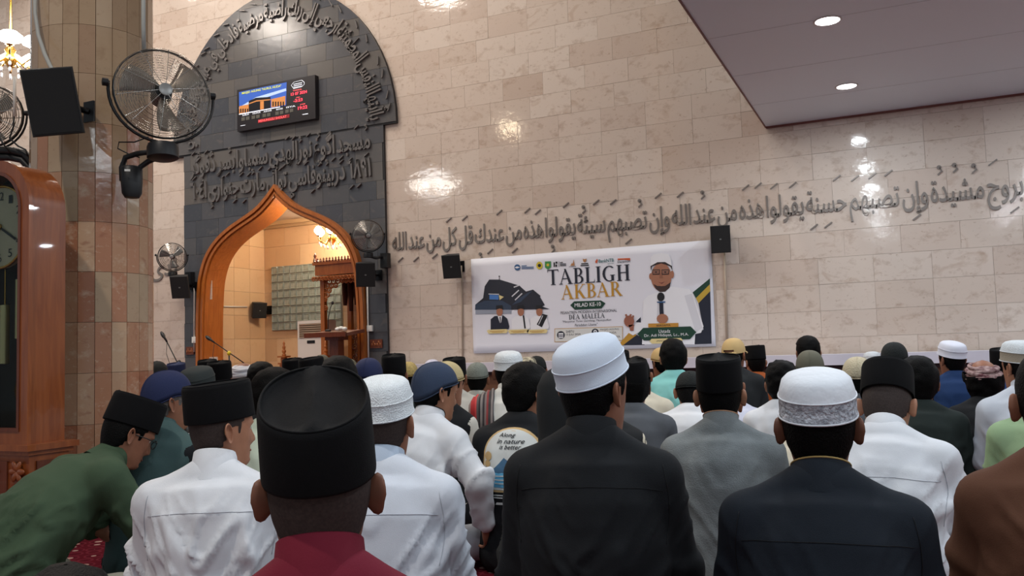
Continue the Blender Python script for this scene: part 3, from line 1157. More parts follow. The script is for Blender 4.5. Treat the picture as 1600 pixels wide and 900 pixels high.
for i in range(2):
    poly_px('logo', [(909 - i, 411.6 + i * 2.8), (920 + i, 411 + i * 2.8), (920 + i, 412.6 + i * 2.8), (909 - i, 413.2 + i * 2.8)], yb(2), dark_i, ban, BL)
poly_px('logo', [(931, 408.5), (934, 404.4), (935, 406.5), (934, 411), (931.6, 411.4)], yb(2), or_i, ban, BL)
plain_text('lettering', 'BankNTB', (936.5, 410.5), (960, 409.4), 5.2, yb(2), teal_i, ban, BL, bold=.01)
plain_text('lettering', 'Syariah', (950, 413.2), (960, 412.8), 2.2, yb(2), teal_i, ban, BL)
poly_px('logo', [(966, 404.2), (985.5, 403.4), (985.5, 407), (976, 406), (966, 406.4)], yb(2), or_i, ban, BL)
plain_text('lettering', 'Danamon', (966, 410.8), (985.5, 410), 3.4, yb(2), navy, ban, BL, bold=.01)

# printed building
roof_i = ink('roof', (38, 42, 54)); roof2_i = ink('roofblue', (52, 66, 88)); roof3_i = ink('roofpale', (150, 158, 174))
poly_px('printed_house', [(744, 476), (756, 466), (758.6, 447.5), (765.5, 437), (782, 437), (813, 446.5), (816, 449.5), (823, 455.6), (834, 452.6), (846, 462.6), (844.6, 463.5), (852.2, 476.5), (848, 479), (860, 483), (800, 484), (743.5, 484)], yb(1), roof_i, ban, BL)
poly_px('printed_house', [(743.5, 484), (744, 476), (758, 470), (786, 470), (800, 478), (800, 484)], yb(2), roof2_i, ban, BL)
poly_px('printed_house', [(744, 484), (800, 484), (800, 490), (744, 491)], yb(1), roof3_i, ban, BL)
poly_px('printed_house', [(766, 460.6), (780.4, 461), (780.4, 468.5), (766, 468)], yb(3), ink('windowblue', (70, 120, 190)), ban, BL)
poly_px('printed_house', [(780.8, 461), (788.5, 464), (782, 469)], yb(3), cream_i, ban, BL)
poly_px('printed_house', [(764.6, 459), (781, 459.4), (781, 460.4), (764.6, 460)], yb(3.5), white_i, ban, BL)
for a in ((801, 463.5, 812, 453.5), (806, 469, 817, 458.5), (804, 449, 812, 446)):
    poly_px('printed_house', seg(a[:2], a[2:], 1.8), yb(3), gray2, ban, BL)
poly_px('printed_house', [(801, 477), (815, 472), (833.5, 454), (827, 457), (812, 466)], yb(2.5), roof2_i, ban, BL)
poly_px('printed_house', [(781, 431), (781.6, 431), (781.8, 437), (780.9, 437)], yb(2), roof_i, ban, BL); disc_px('printed_house', (781.3, 432), 1.1, yb(2), roof_i, 10)


def small_figure(cx, suit, stole, y0=477):
    """a half-length printed figure with black cap"""
    poly_px('printed_figure', [(cx - 13, 515), (cx - 13, 499), (cx - 7, 494), (cx + 7, 493), (cx + 13, 498), (cx + 16, 510), (cx + 15, 514)], yb(4), suit, ban, BL)
    disc_px('printed_figure', (cx + 1, 487), 5.0, yb(5), skin_i, rz=7)
    poly_px('printed_figure', [(cx - 4.6, 484), (cx - 4.2, 477.5), (cx + 5.6, 477), (cx + 6.6, 483.5), (cx + 1, 482)], yb(6), dark_i, ban, BL)
    if stole == 'tie':
        poly_px('printed_figure', [(cx - 2, 494), (cx + 5, 493.6), (cx + 3.5, 504), (cx + 1.6, 505)], yb(5), white_i, ban, BL)
        poly_px('printed_figure', [(cx + 1, 495), (cx + 2.6, 495), (cx + 3, 504), (cx + 1.8, 505)], yb(6), navy, ban, BL)
    elif stole == 'scarf':
        poly_px('printed_figure', [(cx + 4, 493), (cx + 6.5, 493), (cx + 9, 513), (cx + 6.6, 513.4)], yb(6), dark_i, ban, BL)
    else:
        poly_px('printed_figure', [(cx + 6, 490.5), (cx + 14, 492.5), (cx + 5, 511.5), (cx - 3, 507)], yb(6), dark_i, ban, BL)
        poly_px('printed_figure', [(cx + 6, 493), (cx + 7, 493.4), (cx + .5, 507.5), (cx - .6, 507)], yb(7), gray2, ban, BL)
    poly_px('name_plate', [(cx - 19, 517), (cx - 16, 515.2), (cx + 12, 514.2), (cx + 14, 516.5), (cx + 12, 520.4), (cx - 16, 521.4)], yb(7), cream_i, ban, BL)
    poly_px('name_plate', [(cx - 14, 517.4), (cx + 9, 516.6), (cx + 9, 517.4), (cx - 14, 518.2)], yb(8), gold_, ban, BL)
    poly_px('name_plate', [(cx - 11, 519.2), (cx + 6, 518.6), (cx + 6, 519.3), (cx - 11, 519.9)], yb(8), gold_, ban, BL)


small_figure(781, navy, 'tie'); small_figure(814, white_i, 'scarf'); small_figure(843, white_i, 'shawl')

# printed speaker portrait and corner shapes
poly_px('corner_shape', [(1083, 457), (1110, 435), (1110, 444), (1088, 466)], yb(1), green, ban, BL)
poly_px('corner_shape', [(1088, 466), (1110, 444), (1110.4, 455), (1092, 474)], yb(1), ink('gold_light', (190, 160, 60)), ban, BL)
poly_px('corner_shape', [(1092, 474), (1110.4, 455), (1112.5, 537), (1086, 538), (1086, 522), (1100, 515)], yb(1), navy, ban, BL)
poly_px('corner_shape', [(966, 540), (986, 517), (996, 524), (974, 539.6)], yb(1), gold_, ban, BL)
poly_px('corner_shape', [(974, 539.6), (996, 523), (1008, 530), (1008, 539)], yb(1.5), navy, ban, BL)
poly_px('printed_robe', [(1004, 538), (1005, 516), (990, 524), (983, 520), (996, 505), (1005, 500), (1006, 470), (1014, 462), (1030, 456), (1050, 448), (1078, 452), (1084, 460), (1092, 485), (1100, 510), (1096, 520), (1087, 522), (1086, 538)], yb(2), white_i, ban, BL)
poly_px('printed_robe', [(1029, 457), (1033, 457), (1030, 503), (1027, 503)], yb(2.5), gray2, ban, BL)
poly_px('printed_robe', [(1070, 462), (1082, 459), (1098, 512), (1088, 520)], yb(2.5), ink('robe_shade', (214, 216, 224)), ban, BL)
poly_px('printed_robe', [(994, 503), (1002, 495.5), (1002.4, 504)], yb(3), navy, ban, BL)
disc_px('printed_face', (1034, 433), 16, yb(3), skin_i, 24, 22)
disc_px('printed_face', (1017.6, 432), 2.6, yb(2.9), skin_i, 12, 5); disc_px('printed_face', (1051, 429), 3, yb(2.9), skin_i, 12, 6)
poly_px('printed_beard', [(1022, 444), (1028, 447), (1040, 447), (1049, 441), (1047, 450), (1040, 456), (1032, 456.4), (1026, 452)], yb(4), ink('beard', (58, 42, 40)), ban, BL)
disc_px('printed_face', (1034.5, 441), 7.5, yb(5), skin_i, 16, 6.4)
poly_px('printed_mouth', [(1029, 440.6), (1034, 442), (1040, 439.8), (1035, 443.8)], yb(6), ink('lips', (120, 62, 58)), ban, BL)
poly_px('printed_cap', [(1017.4, 416), (1018, 402), (1023, 397.4), (1034, 395.6), (1045, 397.4), (1049.4, 405), (1050.4, 415.6), (1040, 409.6), (1028, 410)], yb(5), white_i, ban, BL)
poly_px('printed_hair', [(1017.4, 416), (1028, 410), (1040, 409.6), (1050.4, 415.6), (1052, 424), (1048, 416), (1034, 411.6), (1020, 416), (1018, 424)], yb(4.5), ink('hairprint', (46, 36, 36)), ban, BL)
for cx in (1026, 1040.5):
    poly_px('printed_glasses', [(cx - 6, 421.5), (cx + 6, 421), (cx + 5.4, 429), (cx - 5.4, 429.4)], yb(6), dark_i, ban, BL)
    poly_px('printed_glasses', [(cx - 5.2, 422.6), (cx + 5.2, 422.1), (cx + 4.6, 428), (cx - 4.6, 428.4)], yb(7), ink('lens', (138, 96, 80)), ban, BL)
    disc_px('printed_glasses', (cx, 425.4), 1.6, yb(8), dark_i, 10, 1.1)
poly_px('printed_nose', [(1032.6, 427), (1034.4, 427), (1036.6, 434), (1031, 434.4)], yb(6), ink('nose', (146, 96, 76)), ban, BL)
disc_px('printed_microphone', (1033.5, 464), 5.8, yb(6), dark_i, 16, 7)
poly_px('printed_microphone', [(1027, 471.5), (1041, 471), (1040, 473), (1028, 473.4)], yb(7), blue_i, ban, BL)
poly_px('printed_microphone', [(1031, 472), (1037, 472), (1038, 492), (1031.6, 492)], yb(6), navy, ban, BL)
disc_px('printed_hand', (1036, 498), 9, yb(7), skin_i, 14, 7.5)
disc_px('printed_hand', (984, 502), 8, yb(7), ink('skin2', (150, 94, 76)), 14, 9)
for a in ((981, 497, 979, 491), (985, 496, 987, 491), (989, 498, 991, 493)):
    poly_px('printed_hand', seg(a[:2], a[2:], 3.0), yb(8), ink('skin2', (150, 94, 76)), ban, BL)
poly_px('printed_hand', [(983, 508), (992, 507), (991, 517), (986, 517)], yb(7), ink('skin2', (150, 94, 76)), ban, BL)
poly_px('plate', [(1014, 505.6), (1061, 504.6), (1061, 511), (1014, 511.6)], yb(8), ink('plate_orange', (190, 138, 56)), ban, BL)
plain_text('lettering', 'BERSAMA', (1027, 510), (1049, 509.6), 2.8, yb(9), navy, ban, BL)
poly_px('plate', [(997, 522), (1006, 512.4), (1080, 510), (1089, 519), (1079, 530), (1007, 532)], yb(8), green, ban, BL)
plain_text('lettering', 'Ustadz', (1030.5, 520.4), (1048.5, 519.8), 5.2, yb(9), white_i, ban, BL)
plain_text('lettering', 'Dr. Adi Hidayat, Lc., M.A.', (1008, 528), (1077, 525.6), 5.6, yb(9), white_i, ban, BL)
poly_px('plate', [(1016, 533), (1019, 529.4), (1065, 528), (1068, 531.6), (1064, 536), (1020, 537)], yb(9), cream_i, ban, BL)
plain_text('lettering', '(PENCERAMAH)', (1027, 534.6), (1055, 533.8), 3.0, yb(10), navy, ban, BL)

# ---- electronic prayer time sign
SL = (-9.025, 10.93, 4.645)
sign = thing('prayer_time_sign', 'black electronic prayer time board with red digits and shrine picture', 'sign', SL)
box_obj('casing', (0, -0.045, 0.345), (1.58, 0.09, 0.70), mat('sign_case', (26, 20, 24), .35), sign)
ys_ = lambda n_: -0.0915 - 0.001 * n_


def em(name, c, s):
    return mat('screen_' + name, c, 0.3, emit=(c, s))


sgn_y = 10.93 - 0.09
def sxz(px, py):
    p = at_y(px, py, sgn_y); return float(p[0]), float(p[2])


def sp_(name, pts, n_, m_):
    mb_ = MB(); mb_.flat([(a - SL[0], c - SL[2]) for a, c in (sxz(*p) for p in pts)], ys_(n_)); return mb_.build(name, m_, sign, fix=False)


def st_(body, pa, pb, h, n_, m_):
    a, c = sxz(*pa), sxz(*pb)
    zt = sxz(pa[0], pa[1] - h)[1]
    return wall_text('lettering', body, a[0] - SL[0], c[0] - SL[0], (a[1] + c[1]) / 2 - SL[2], (a[1] + c[1]) / 2 + zt - a[1] - SL[2], ys_(n_), m_, sign, bold=.015)


sky, sky2, kb, kg = em('sky', (52, 92, 180), .55), em('cloud', (176, 200, 232), .5), em('black', (16, 14, 22), .1), em('gold', (200, 130, 70), .5)
red, pink, yel, wht, dim = em('red', (255, 70, 90), 2.2), em('pink', (245, 96, 100), 1.1), em('yellow', (210, 214, 60), .8), em('white', (225, 230, 240), .8), em('dim', (88, 86, 78), .25)
sp_('shrine_picture', [(373.5, 144), (448, 128.5), (447, 165), (374, 178.5)], 0, sky)
sp_('shrine_picture', [(373.5, 168), (400, 152), (447, 138), (447.5, 142), (414, 153), (374, 172)], 1, sky2)
sp_('shrine_picture', [(374, 166), (389, 163), (389, 175), (374, 178)], 2, kg); sp_('shrine_picture', [(424, 155), (446, 150), (446, 164), (424, 168)], 2, kg)
for i in range(4):
    sp_('shrine_picture', [(375.5 + i * 3.6, 170), (377.4 + i * 3.6, 169.6), (377.4 + i * 3.6, 176), (375.5 + i * 3.6, 176.4)], 3, kb)
for i in range(5):
    sp_('shrine_picture', [(426 + i * 4, 159), (428 + i * 4, 158.6), (428 + i * 4, 166), (426 + i * 4, 166.4)], 3, kb)
sp_('shrine_picture', [(389, 158), (400, 153), (423, 151.5), (423, 169), (389, 175)], 4, kb)
sp_('shrine_picture', [(389.5, 161.5), (401, 157), (423, 155), (423, 156.6), (401, 158.8), (389.5, 163)], 5, kg)
sp_('shrine_picture', [(407, 158.6), (412.6, 158), (412.6, 170.6), (407, 171.6)], 5, kg)
st_('MASJID AGUNG "NURUL HUDA"', (378.5, 149.6), (440, 136), 4.6, 6, yel)
sp_('tagline', [(374, 178), (438, 166.6), (438, 168), (374, 179.6)], 6, wht)
for i, (a, c, wd, nm) in enumerate(((379, 181.6, 10, 'SUBUH'), (395, 178.8, 12.5, 'DZUHUR'), (412, 176, 13, 'ASHAR'), (432, 172.6, 10, 'MAGHRIB'), (447.5, 169.4, 14.5, 'ISYA'))):
    st_(nm, (a, c), (a + wd, c - wd * .18), 2.6, 3, wht)
    for q_ in (0, 7):
        sp_('digit_window', [(a - 1.5 + q_, c + 2.2 - q_ * .18), (a + 4 + q_, c + 1.3 - q_ * .18), (a + 4 + q_, c + 6.6 - q_ * .18), (a - 1.5 + q_, c + 7.6 - q_ * .18)], 3, dim)
sp_('ticker', [(403.5, 187.2), (452.5, 178.4), (452.5, 183.6), (403.5, 192.6)], 3, mat('ticker_red', (120, 24, 30), .4, emit=((150, 20, 30), .5)))
st_('MENUNGGU SHOLAT', (404.5, 191.6), (448, 183.4), 3.6, 5, pink)
hexo = [(455, 133.5), (459, 128.4), (472, 125), (476, 128.4), (476, 132), (471.6, 136), (459, 139)]
sp_('emblem', hexo, 3, wht); sp_('emblem', [(465.5 + (a - 465.5) * .93, 132 + (c - 132) * .9) for a, c in hexo], 4, kb)
for i in range(3):
    sp_('emblem', [(459, 131.5 + i * 2.7), (472.5, 128.6 + i * 2.7), (472.5, 129.6 + i * 2.7), (459, 132.6 + i * 2.7)], 5, wht)
st_('TANGGAL', (458, 143), (472, 140.4), 2.2, 3, pink); st_('13 07 2024', (455, 150.4), (480, 145), 4.6, 4, red)
st_('IQOMAH', (463, 154), (469, 152.6), 2.0, 3, pink); st_('-2:23', (459, 160.4), (473, 157.6), 4.6, 4, red)
st_('JAM', (469, 165), (477, 163.4), 2.2, 3, pink); st_('19:22', (466, 172), (480.5, 169.2), 5.0, 4, red)
sp_('maker_mark', [(472, 178.8), (481.5, 177), (481.5, 178.4), (474, 179.4)], 3, wht)
sp_('maker_mark', [(376, 196.4), (383.6, 195), (383.6, 195.8), (376, 197.2)], 3, wht)
_to.hide_render = True

# ================================================================== WALL FURNITURE
def facing(yaw, pitch=0.0):
    """matrix whose -Y axis looks towards yaw (0 = -Y of the world, positive turns towards +X), pitched down"""
    return Matrix.Rotation(yaw, 4, 'Z') @ Matrix.Rotation(pitch, 4, 'X')


def box_speaker(label, loc, w_, h_, d_, yaw, pitch, group=None, roll=0.0, wall_y=None):
    t = thing('box_speaker', label, 'speaker', loc, 0, group)
    RM = facing(yaw, pitch) @ Matrix.Rotation(roll, 4, 'Y')
    t.matrix_world = Matrix.Translation(loc) @ RM
    hw_, hh, bw_ = w_ / 2, h_ / 2, w_ * 0.30
    mb = MB()
    rr = [[(sx_ * hw_ * k, -d_ / 2 + dy, sz_ * hh * k) for sx_, sz_ in ((-1, -1), (1, -1), (1, 1), (-1, 1))] for k, dy in ((0.97, 0), (1.0, 0.012))]
    rr.append([(sx_ * bw_, d_ / 2, sz_ * hh * .92) for sx_, sz_ in ((-1, -1), (1, -1), (1, 1), (-1, 1))])
    mb.rings(rr); mb.build('cabinet', M_speaker, t)
    MB().box((0, -d_ / 2 - 0.003, 0), (w_ * .9, 0.008, h_ * .93)).build('grille', mat('speaker_grille', (26, 27, 29), 0.75, bump=(900, .5)), t)
    if not roll:
        MB().box((0, -d_ / 2 - 0.008, 0), (w_ * .09, 0.004, h_ * .05)).build('badge', mat('speaker_badge', (120, 124, 124), .4), t)
    M_ = RM.inverted()
    mb = MB(); mb.tube([(0, d_ / 2 - .02, 0), (0, d_ / 2 + .06, 0.0), (M_ @ Vector((0, d_ / 2 + .11, 0)))], 0.018, 8); mb.box(M_ @ Vector((0, d_ / 2 + .11, 0)), (.08, .012, .12), M_.to_3x3())
    if wall_y:
        e_ = M_ @ Vector((.02, wall_y - loc[1] - .004, 0)); mb.tube([M_ @ Vector((0, d_ / 2 + .10, 0)), e_], .018, 8); mb.box(e_, (.12, .012, .16), M_.to_3x3())
    mb.build('bracket', M_blackm, t)
    return t


def wall_fan(label, loc, R, yaw, pitch, rings_, blades_mat, group=None, side=1, detail=True):
    t = thing('wall_fan', label, 'fan', loc, 0, group)
    t.matrix_world = Matrix.Translation(loc) @ facing(yaw, pitch)
    nseg = 40 if detail else 28
    wr_ = 0.0013 if detail else 0.0022

    def ring(mb_, r, y, rad, n=4):
        pts = [(r * math.cos(2 * PI * k / nseg), y, r * math.sin(2 * PI * k / nseg)) for k in range(nseg)]
        A = [Vector(p) for p in pts]
        rr = []
        for p in A:
            o_ = Vector((p.x, 0, p.z)).normalized()
            rr.append([p + o_ * (rad * math.cos(2 * PI * j / n)) + Vector((0, 1, 0)) * (rad * math.sin(2 * PI * j / n)) for j in range(n)])
        rr.append(rr[0]); mb_.rings(rr, False, False)

    dep = R * 0.34
    prof = lambda s: -dep * (0.5 + 0.42 * math.cos(s * PI / 2))        # front dome
    mb = MB()
    for i in range(rings_):
        s = 0.2 + 0.8 * (i + 1) / rings_
        ring(mb, R * s, prof(s) if s < 0.98 else -dep * .3, wr_)
    for k in range(10):
        a = 2 * PI * k / 10 + .2
        mb.tube([(R * s * math.cos(a), prof(s), R * s * math.sin(a)) for s in (0.14, .4, .65, .85, .97)] + [(R * math.cos(a), 0, R * math.sin(a))], wr_ * 1.3, 4)
    mb.build('front_guard', M_chrome, t)
    mb = MB()
    for i in range(rings_ // 2):
        s = 0.3 + 0.7 * (i + 1) / (rings_ // 2)
        ring(mb, R * s, dep * (0.5 + .4 * math.cos(s * PI / 2)) * .8 if s < .98 else dep * .2, wr_)
    for k in range(10):
        a = 2 * PI * k / 10
        mb.tube([(R * s * math.cos(a), dep * .8 * (.5 + .4 * math.cos(s * PI / 2)), R * s * math.sin(a)) for s in (.25, .6, .97)], wr_ * 1.3, 4)
    mb.build('rear_guard', M_chrome, t)
    mb = MB(); ring(mb, R, 0, 0.006 if detail else .008, 6); mb.build('guard_rim', M_blackm, t, True)
    MB().lathe([(R * .14, -dep * .93), (R * .14, -dep * .99), (R * .11, -dep * 1.02), (0.0001, -dep * 1.02)], M=Matrix.Rotation(-PI / 2, 3, 'X') @ Matrix.Scale(-1, 3, (0, 0, 1)) if False else Matrix(((1, 0, 0), (0, 0, 1), (0, 1, 0))), n=20).build('badge', mat('fan_badge', (150, 150, 148), .35, .6), t, True, angle=30)
    for k in range(3):
        a0 = 2 * PI * k / 3 + 0.5
        pts = []; fs = []
        nr, na = 6, 5
        for i in range(nr + 1):
            r = R * (0.16 + 0.72 * i / nr)
            wdt = 0.95 - .25 * i / nr
            for j in range(na + 1):
                a = a0 + wdt * (j / na - .5) + .25 * i / nr
                pts.append((r * math.cos(a), -dep * .18 + dep * .5 * (j / na - .5), r * math.sin(a)))
        for i in range(nr):
            for j in range(na):
                q_ = i * (na + 1) + j
                fs.append((q_, q_ + 1, q_ + na + 2, q_ + na + 1))
        mb = MB(); mb.add(pts, fs); o_ = mb.build('blade', blades_mat, t, True, fix=False)
        s_ = o_.modifiers.new('thick', 'SOLIDIFY'); s_.thickness = .003
    MB().lathe([(0.0001, -dep * .5), (R * .17, -dep * .45), (R * .20, 0.0), (R * .22, dep * .5), (R * .18, dep * 1.1), (0.0001, dep * 1.2)], M=Matrix(((1, 0, 0), (0, 0, 1), (0, 1, 0))), n=18).build('motor', M_black, t, True, angle=40)
    Mi = facing(yaw, pitch).inverted()
    mb = MB()
    A = np.linspace(math.radians(-188), math.radians(8), 22)
    mb.tube([(R * 1.09 * math.cos(a), 0.01, R * 1.09 * math.sin(a)) for a in A], R * .035, 8)
    mb.build('yoke', M_blackm, t, True)
    for s_ in (-1, 1):
        MB().lathe([(R * .05, -R * .10), (R * .085, -R * .09), (R * .085, R * .02), (R * .04, R * .04)], c=(s_ * R * 1.11, .01, R * .12), M=Matrix.Rotation(PI / 2, 3, 'Y'), n=12).build('knob', M_black, t, True, angle=40)
    bz = -R * 1.12
    MB().lathe([(R * .30, 0), (R * .33, -.02), (R * .33, -R * .30), (R * .26, -R * .34), (.0001, -R * .34)], c=(0, .02, bz), n=20).build('oscillator_base', M_black, t, True, angle=40)
    return t, Mi


M_blade = mat('fan_blade', (150, 140, 128), .3, .5)
M_blade2 = mat('fan_blade_grey', (120, 122, 122), .3, .4)

# big foreground fan on the column
FD = 4.95
fp = at_d(254, 147, FD)
t, Mi = wall_fan('large black wall fan with round wire guard on the stone column', tuple(fp), 0.262, math.radians(58), math.radians(-4), 26, M_blade, None)
def lp(px, py, dd):
    return Mi @ (Vector(at_d(px, py, dd)) - Vector(fp))
MB().tube([lp(244, 236, 4.98), lp(215, 240, 5.0), lp(196, 246, 5.02), lp(190, 262, 5.02), lp(191, 282, 5.0)], .016, 8).build('arm', M_black, t, True)
MB().tube([lp(252, 244, 5.0), lp(232, 252, 5.02), lp(218, 262, 5.02), lp(214, 284, 5.0)], .016, 8).build('arm', M_black, t, True)
mb = MB(); c = lp(206, 284, 5.0)
mb.lathe([(.0001, -.10), (.04, -.095), (.055, -.07), (.06, 0), (.06, .08), (.05, .09), (.0001, .09)], c=c, n=16, sy=.7); mb.build('switch_box', M_black, t, True, angle=40)
MB().tube([lp(232, 214, 5.0), lp(210, 222, 5.0), lp(186, 222, 5.02), lp(184, 232, 5.02), lp(200, 240, 5.02), lp(218, 246, 5.0)], .004, 6).build('cable', M_black, t, True)
MB().box(lp(199, 266, 4.93), (.03, .004, .012), Mi.to_3x3() @ Matrix.Rotation(.7, 3, 'Z')).build('label', M_white, t)

# the two fans beside the niche
for lab, px, py, side in (('small wall fan on the dark panel right of the ogee arch', 575, 368, 1), ('small wall fan left of the ogee arch above a box speaker', 269, 401, -1)):
    p = at_y(px, py, 10.62)
    t, Mi = wall_fan(lab, tuple(p), 0.225, math.radians(38), math.radians(8), 12, M_blade2, 'fans flanking the niche', detail=False)
    mb = MB(); mb.tube([(0, .03, -.30), Mi @ Vector((.06, .10, -.33)), Mi @ Vector((.10, .30, -.30))], .022, 8); mb.build('arm', M_black, t, True)
    MB().box(Mi @ Vector((.12, .27, -.36)), (.12, .10, .22), Mi.to_3x3()).build('switch_box', M_black, t)
# fan cut by the left edge of the photograph
p = at_d(-14, 182, 5.6)
t, Mi = wall_fan('grey wall fan partly cut off at the far left edge above the clock', tuple(p), 0.20, math.radians(30), 0, 14, M_blade2, None, detail=False)
mb = MB()
mb.tube([Mi @ (Vector(at_d(a, c, 5.5)) - Vector(p)) for a, c in ((-30, 232), (20, 236), (38, 240), (48, 250), (54, 266))] + [Mi @ (Vector((CX - .22, CY + .25, 2.16)) - Vector(p))], .026, 8)
mb.build('arm', M_black, t, True)
MB().tube([Mi @ (Vector(at_d(a, c, 5.5)) - Vector(p)) for a, c in ((-30, 246), (15, 246), (34, 250), (44, 262))] + [Mi @ (Vector((CX - .24, CY + .22, 2.08)) - Vector(p))], .022, 8).build('arm', M_black, t, True)
MB().tube([Mi @ (Vector(at_d(a, c, 5.45)) - Vector(p)) for a, c in ((23, 120), (23, 182))], .010, 8).build('conduit', M_white, t, True)
MB().tube([Mi @ (Vector(at_d(a, c, 5.45)) - Vector(p)) for a, c in ((22, 180), (21, 198), (15, 216), (28, 228), (40, 234), (44, 244))], .006, 6).build('cable', M_black, t, True)
MB().tube([Mi @ (Vector(at_d(a, c, 5.45)) - Vector(p)) for a, c in ((-2, 206), (4, 224), (16, 238))], .006, 6).build('cable', M_black, t, True)

# speakers
p = at_d(86, 160, 4.78)
t = box_speaker('large dark box speaker hanging on the column left of the big fan', tuple(p), .26, .36, .22, math.radians(46), math.radians(14), None, math.radians(-9))
hang = MB(); Mi = t.matrix_world.inverted()
hang.tube([Mi @ Vector(at_d(a, c, dd)) for a, c, dd in ((55, -30, 5.1), (55, 20, 5.05), (60, 55, 5.0), (70, 85, 4.9), (79, 104, 4.85), (84, 112, 4.8))], .011, 8)
hang.build('conduit', mat('grey_conduit', (176, 178, 174), .5), t, True)
for lab, px, py, yy, w_, h_, yaw, pit, wy in (
        ('dark box speaker under the small fan left of the ogee arch', 284, 447, 10.68, .30, .38, 25, 18, 10.94),
        ('dark box speaker overlapping the right side of the ogee arch', 571, 428, 10.62, .28, .36, 35, 14, 10.94),
        ('black box speaker inside the niche beside the glass blocks', 403, 484, 12.2, .26, .28, 62, 12, 12.49),
        ('dark box speaker on the marble wall left of the banner', 708, 415, 10.80, .27, .34, 12, 16, 11.0),
        ('black box speaker on the marble wall at the banner top right corner', 1126, 374, 10.82, .24, .34, 10, 6, 11.0)):
    box_speaker(lab, tuple(at_y(px, py, yy)), w_, h_, .2, math.radians(yaw), math.radians(pit), 'dark box speakers', 0.0, wy)

# conduits on the walls -------------------------------------------------
def conduit(label, pts, r, m_, yy=10.985):
    P = [at_y(a, c, yy) for a, c in pts]
    b0 = P[-1]
    mb_ = MB(); mb_.tube([Vector(q_) - Vector(b0) for q_ in P], r, 8)
    t_ = mb_.build('wall_conduit', m_, None, True, loc=tuple(b0))
    return tag(t_, label, 'conduit')


M_cond = mat('white_conduit', (222, 220, 214), .45)
M_cond2 = mat('aged_conduit', (176, 158, 140), .5)
conduit('thin pale conduit running down the wall from the speaker left of the banner', [(721, 415), (722, 480), (723, 600)], .012, M_cond2)
conduit('thin pale conduit running down from the speaker at the banner corner', [(1132, 394), (1134, 460), (1137, 560)], .016, M_cond2)
conduit('white cable trunking down the dark panel right of the arch', [(574, 444), (575, 520), (576, 580)], .014, M_cond, 10.93)
conduit('white cable trunking on the dark panel left of the arch', [(297, 448), (302, 447), (303.5, 455), (303.5, 550)], .014, M_cond, 10.93)
P = [CAM_C + ray(a, c) * (NL + .014) / ray(a, c)[0] for a, c in ((350, 479), (386, 479.5))]
mb = MB(); mb.tube([Vector(P[0]) - Vector(P[1]), (0, 0, 0)], .012, 8)
tag(mb.build('wall_conduit', M_cond, None, True, loc=tuple(P[1])), 'thin white conduit beside the niche speaker', 'conduit')
cp = at_d(221, 40, 4.92)
mb = MB(); mb.tube([Vector(at_d(224, -40, 5.0)) - Vector(cp), Vector(at_d(224, 40, 5.0)) - Vector(cp), Vector(at_d(225, 78, 5.0)) - Vector(cp)], .012, 8)
tag(mb.build('wall_conduit', mat('grey_conduit', (176, 178, 174), .5), None, True, loc=tuple(cp)), 'grey conduit running up the column above the big fan', 'conduit')


def wall_box(name, label, cat, px, py, w_, h_, d_, m_, yy, carved=None):
    p_ = at_y(px, py, yy)
    t_ = thing(name, label, cat, tuple(p_))
    MB().box((0, 0, 0), (w_, d_, h_)).build('plate', m_, t_)
    if carved:
        for q_ in (-1, 1):
            mb_ = MB()
            for i in range(3):
                mb_.ell((q_ * w_ * .22 + (i - 1) * w_ * .12, -d_ / 2, (i % 2 - .5) * h_ * .25), (w_ * .09, d_ * .4, h_ * .2), 8, 5)
            mb_.build('carving', carved, t_, True)
    else:
        MB().box((0, -d_ / 2 - .003, 0), (w_ * .5, .006, h_ * .6)).build('switch', M_white, t_)
    return t_


M_copper = mat('copper_carving', (150, 92, 58), .35, .4)
wall_box('carved_plaque', 'small carved copper plaque on the dark panel left of the arch', 'plaque', 297, 548, .17, .13, .02, M_redwood, 10.935, M_copper)
wall_box('carved_plaque', 'small carved copper plaque on the dark panel right of the arch', 'plaque', 588, 537, .21, .13, .02, M_redwood, 10.935, M_copper)
wall_box('wall_switch', 'white switch box right of the arch beside the trunking', 'switch', 578, 513, .09, .09, .04, M_white, 10.925)
wall_box('wall_switch', 'white switch box left of the arch beside the trunking', 'switch', 304.5, 531, .10, .10, .04, M_white, 10.925)

# ================================================================== NICHE FURNITURE : pulpit, lectern, air conditioner
mn = thing('pulpit', 'orange carved wooden canopied pulpit standing inside the niche', 'pulpit', (-8.17, 11.62, 0))
px0, px1 = -.55, .58            # local x of the front posts
ctop = float(at_y(500, 413, 11.6)[2]); cbot = float(at_y(500, 437, 11.6)[2])
for x, y in ((px0, 0), (px1, 0), (px0, .75), (px1, .75)):
    mb = MB(); mb.box((x, y, cbot / 2), (.075, .075, cbot)); mb.box((x, y, .12), (.11, .11, .24)); mb.build('post', M_orange, mn)
mb = MB(); mb.box((.015, .37, (ctop + cbot) / 2 + .03), (1.30, .95, ctop - cbot - .06)); mb.box((.015, .37, ctop), (1.36, 1.02, .05)); mb.box((.015, .37, cbot + .02), (1.36, 1.02, .04))
mb.build('canopy', M_orange, mn)
mb = MB()
for i in range(22):
    mb.lathe([(.02, 0), (.025, .02), (.012, .035), (.018, .05), (.0001, .08)], c=(-.62 + i * .06, -.13, ctop + .02), n=6)
mb.build('cresting', M_redwood, mn)
for s_ in (-1, 1):
    mb = MB(); mb.lathe([(.03, 0), (.035, .04), (.018, .08), (.028, .11), (.0001, .17)], c=(.015 + s_ * .64, -.11, ctop + .02), n=10); mb.build('finial', M_redwood, mn, True)
mb = MB(); mb.lathe([(.36, 0), (.34, .12), (.26, .22), (.1, .28), (.0001, .29)], c=(.2, .37, ctop), n=20); mb.build('dome', M_orange, mn, True)


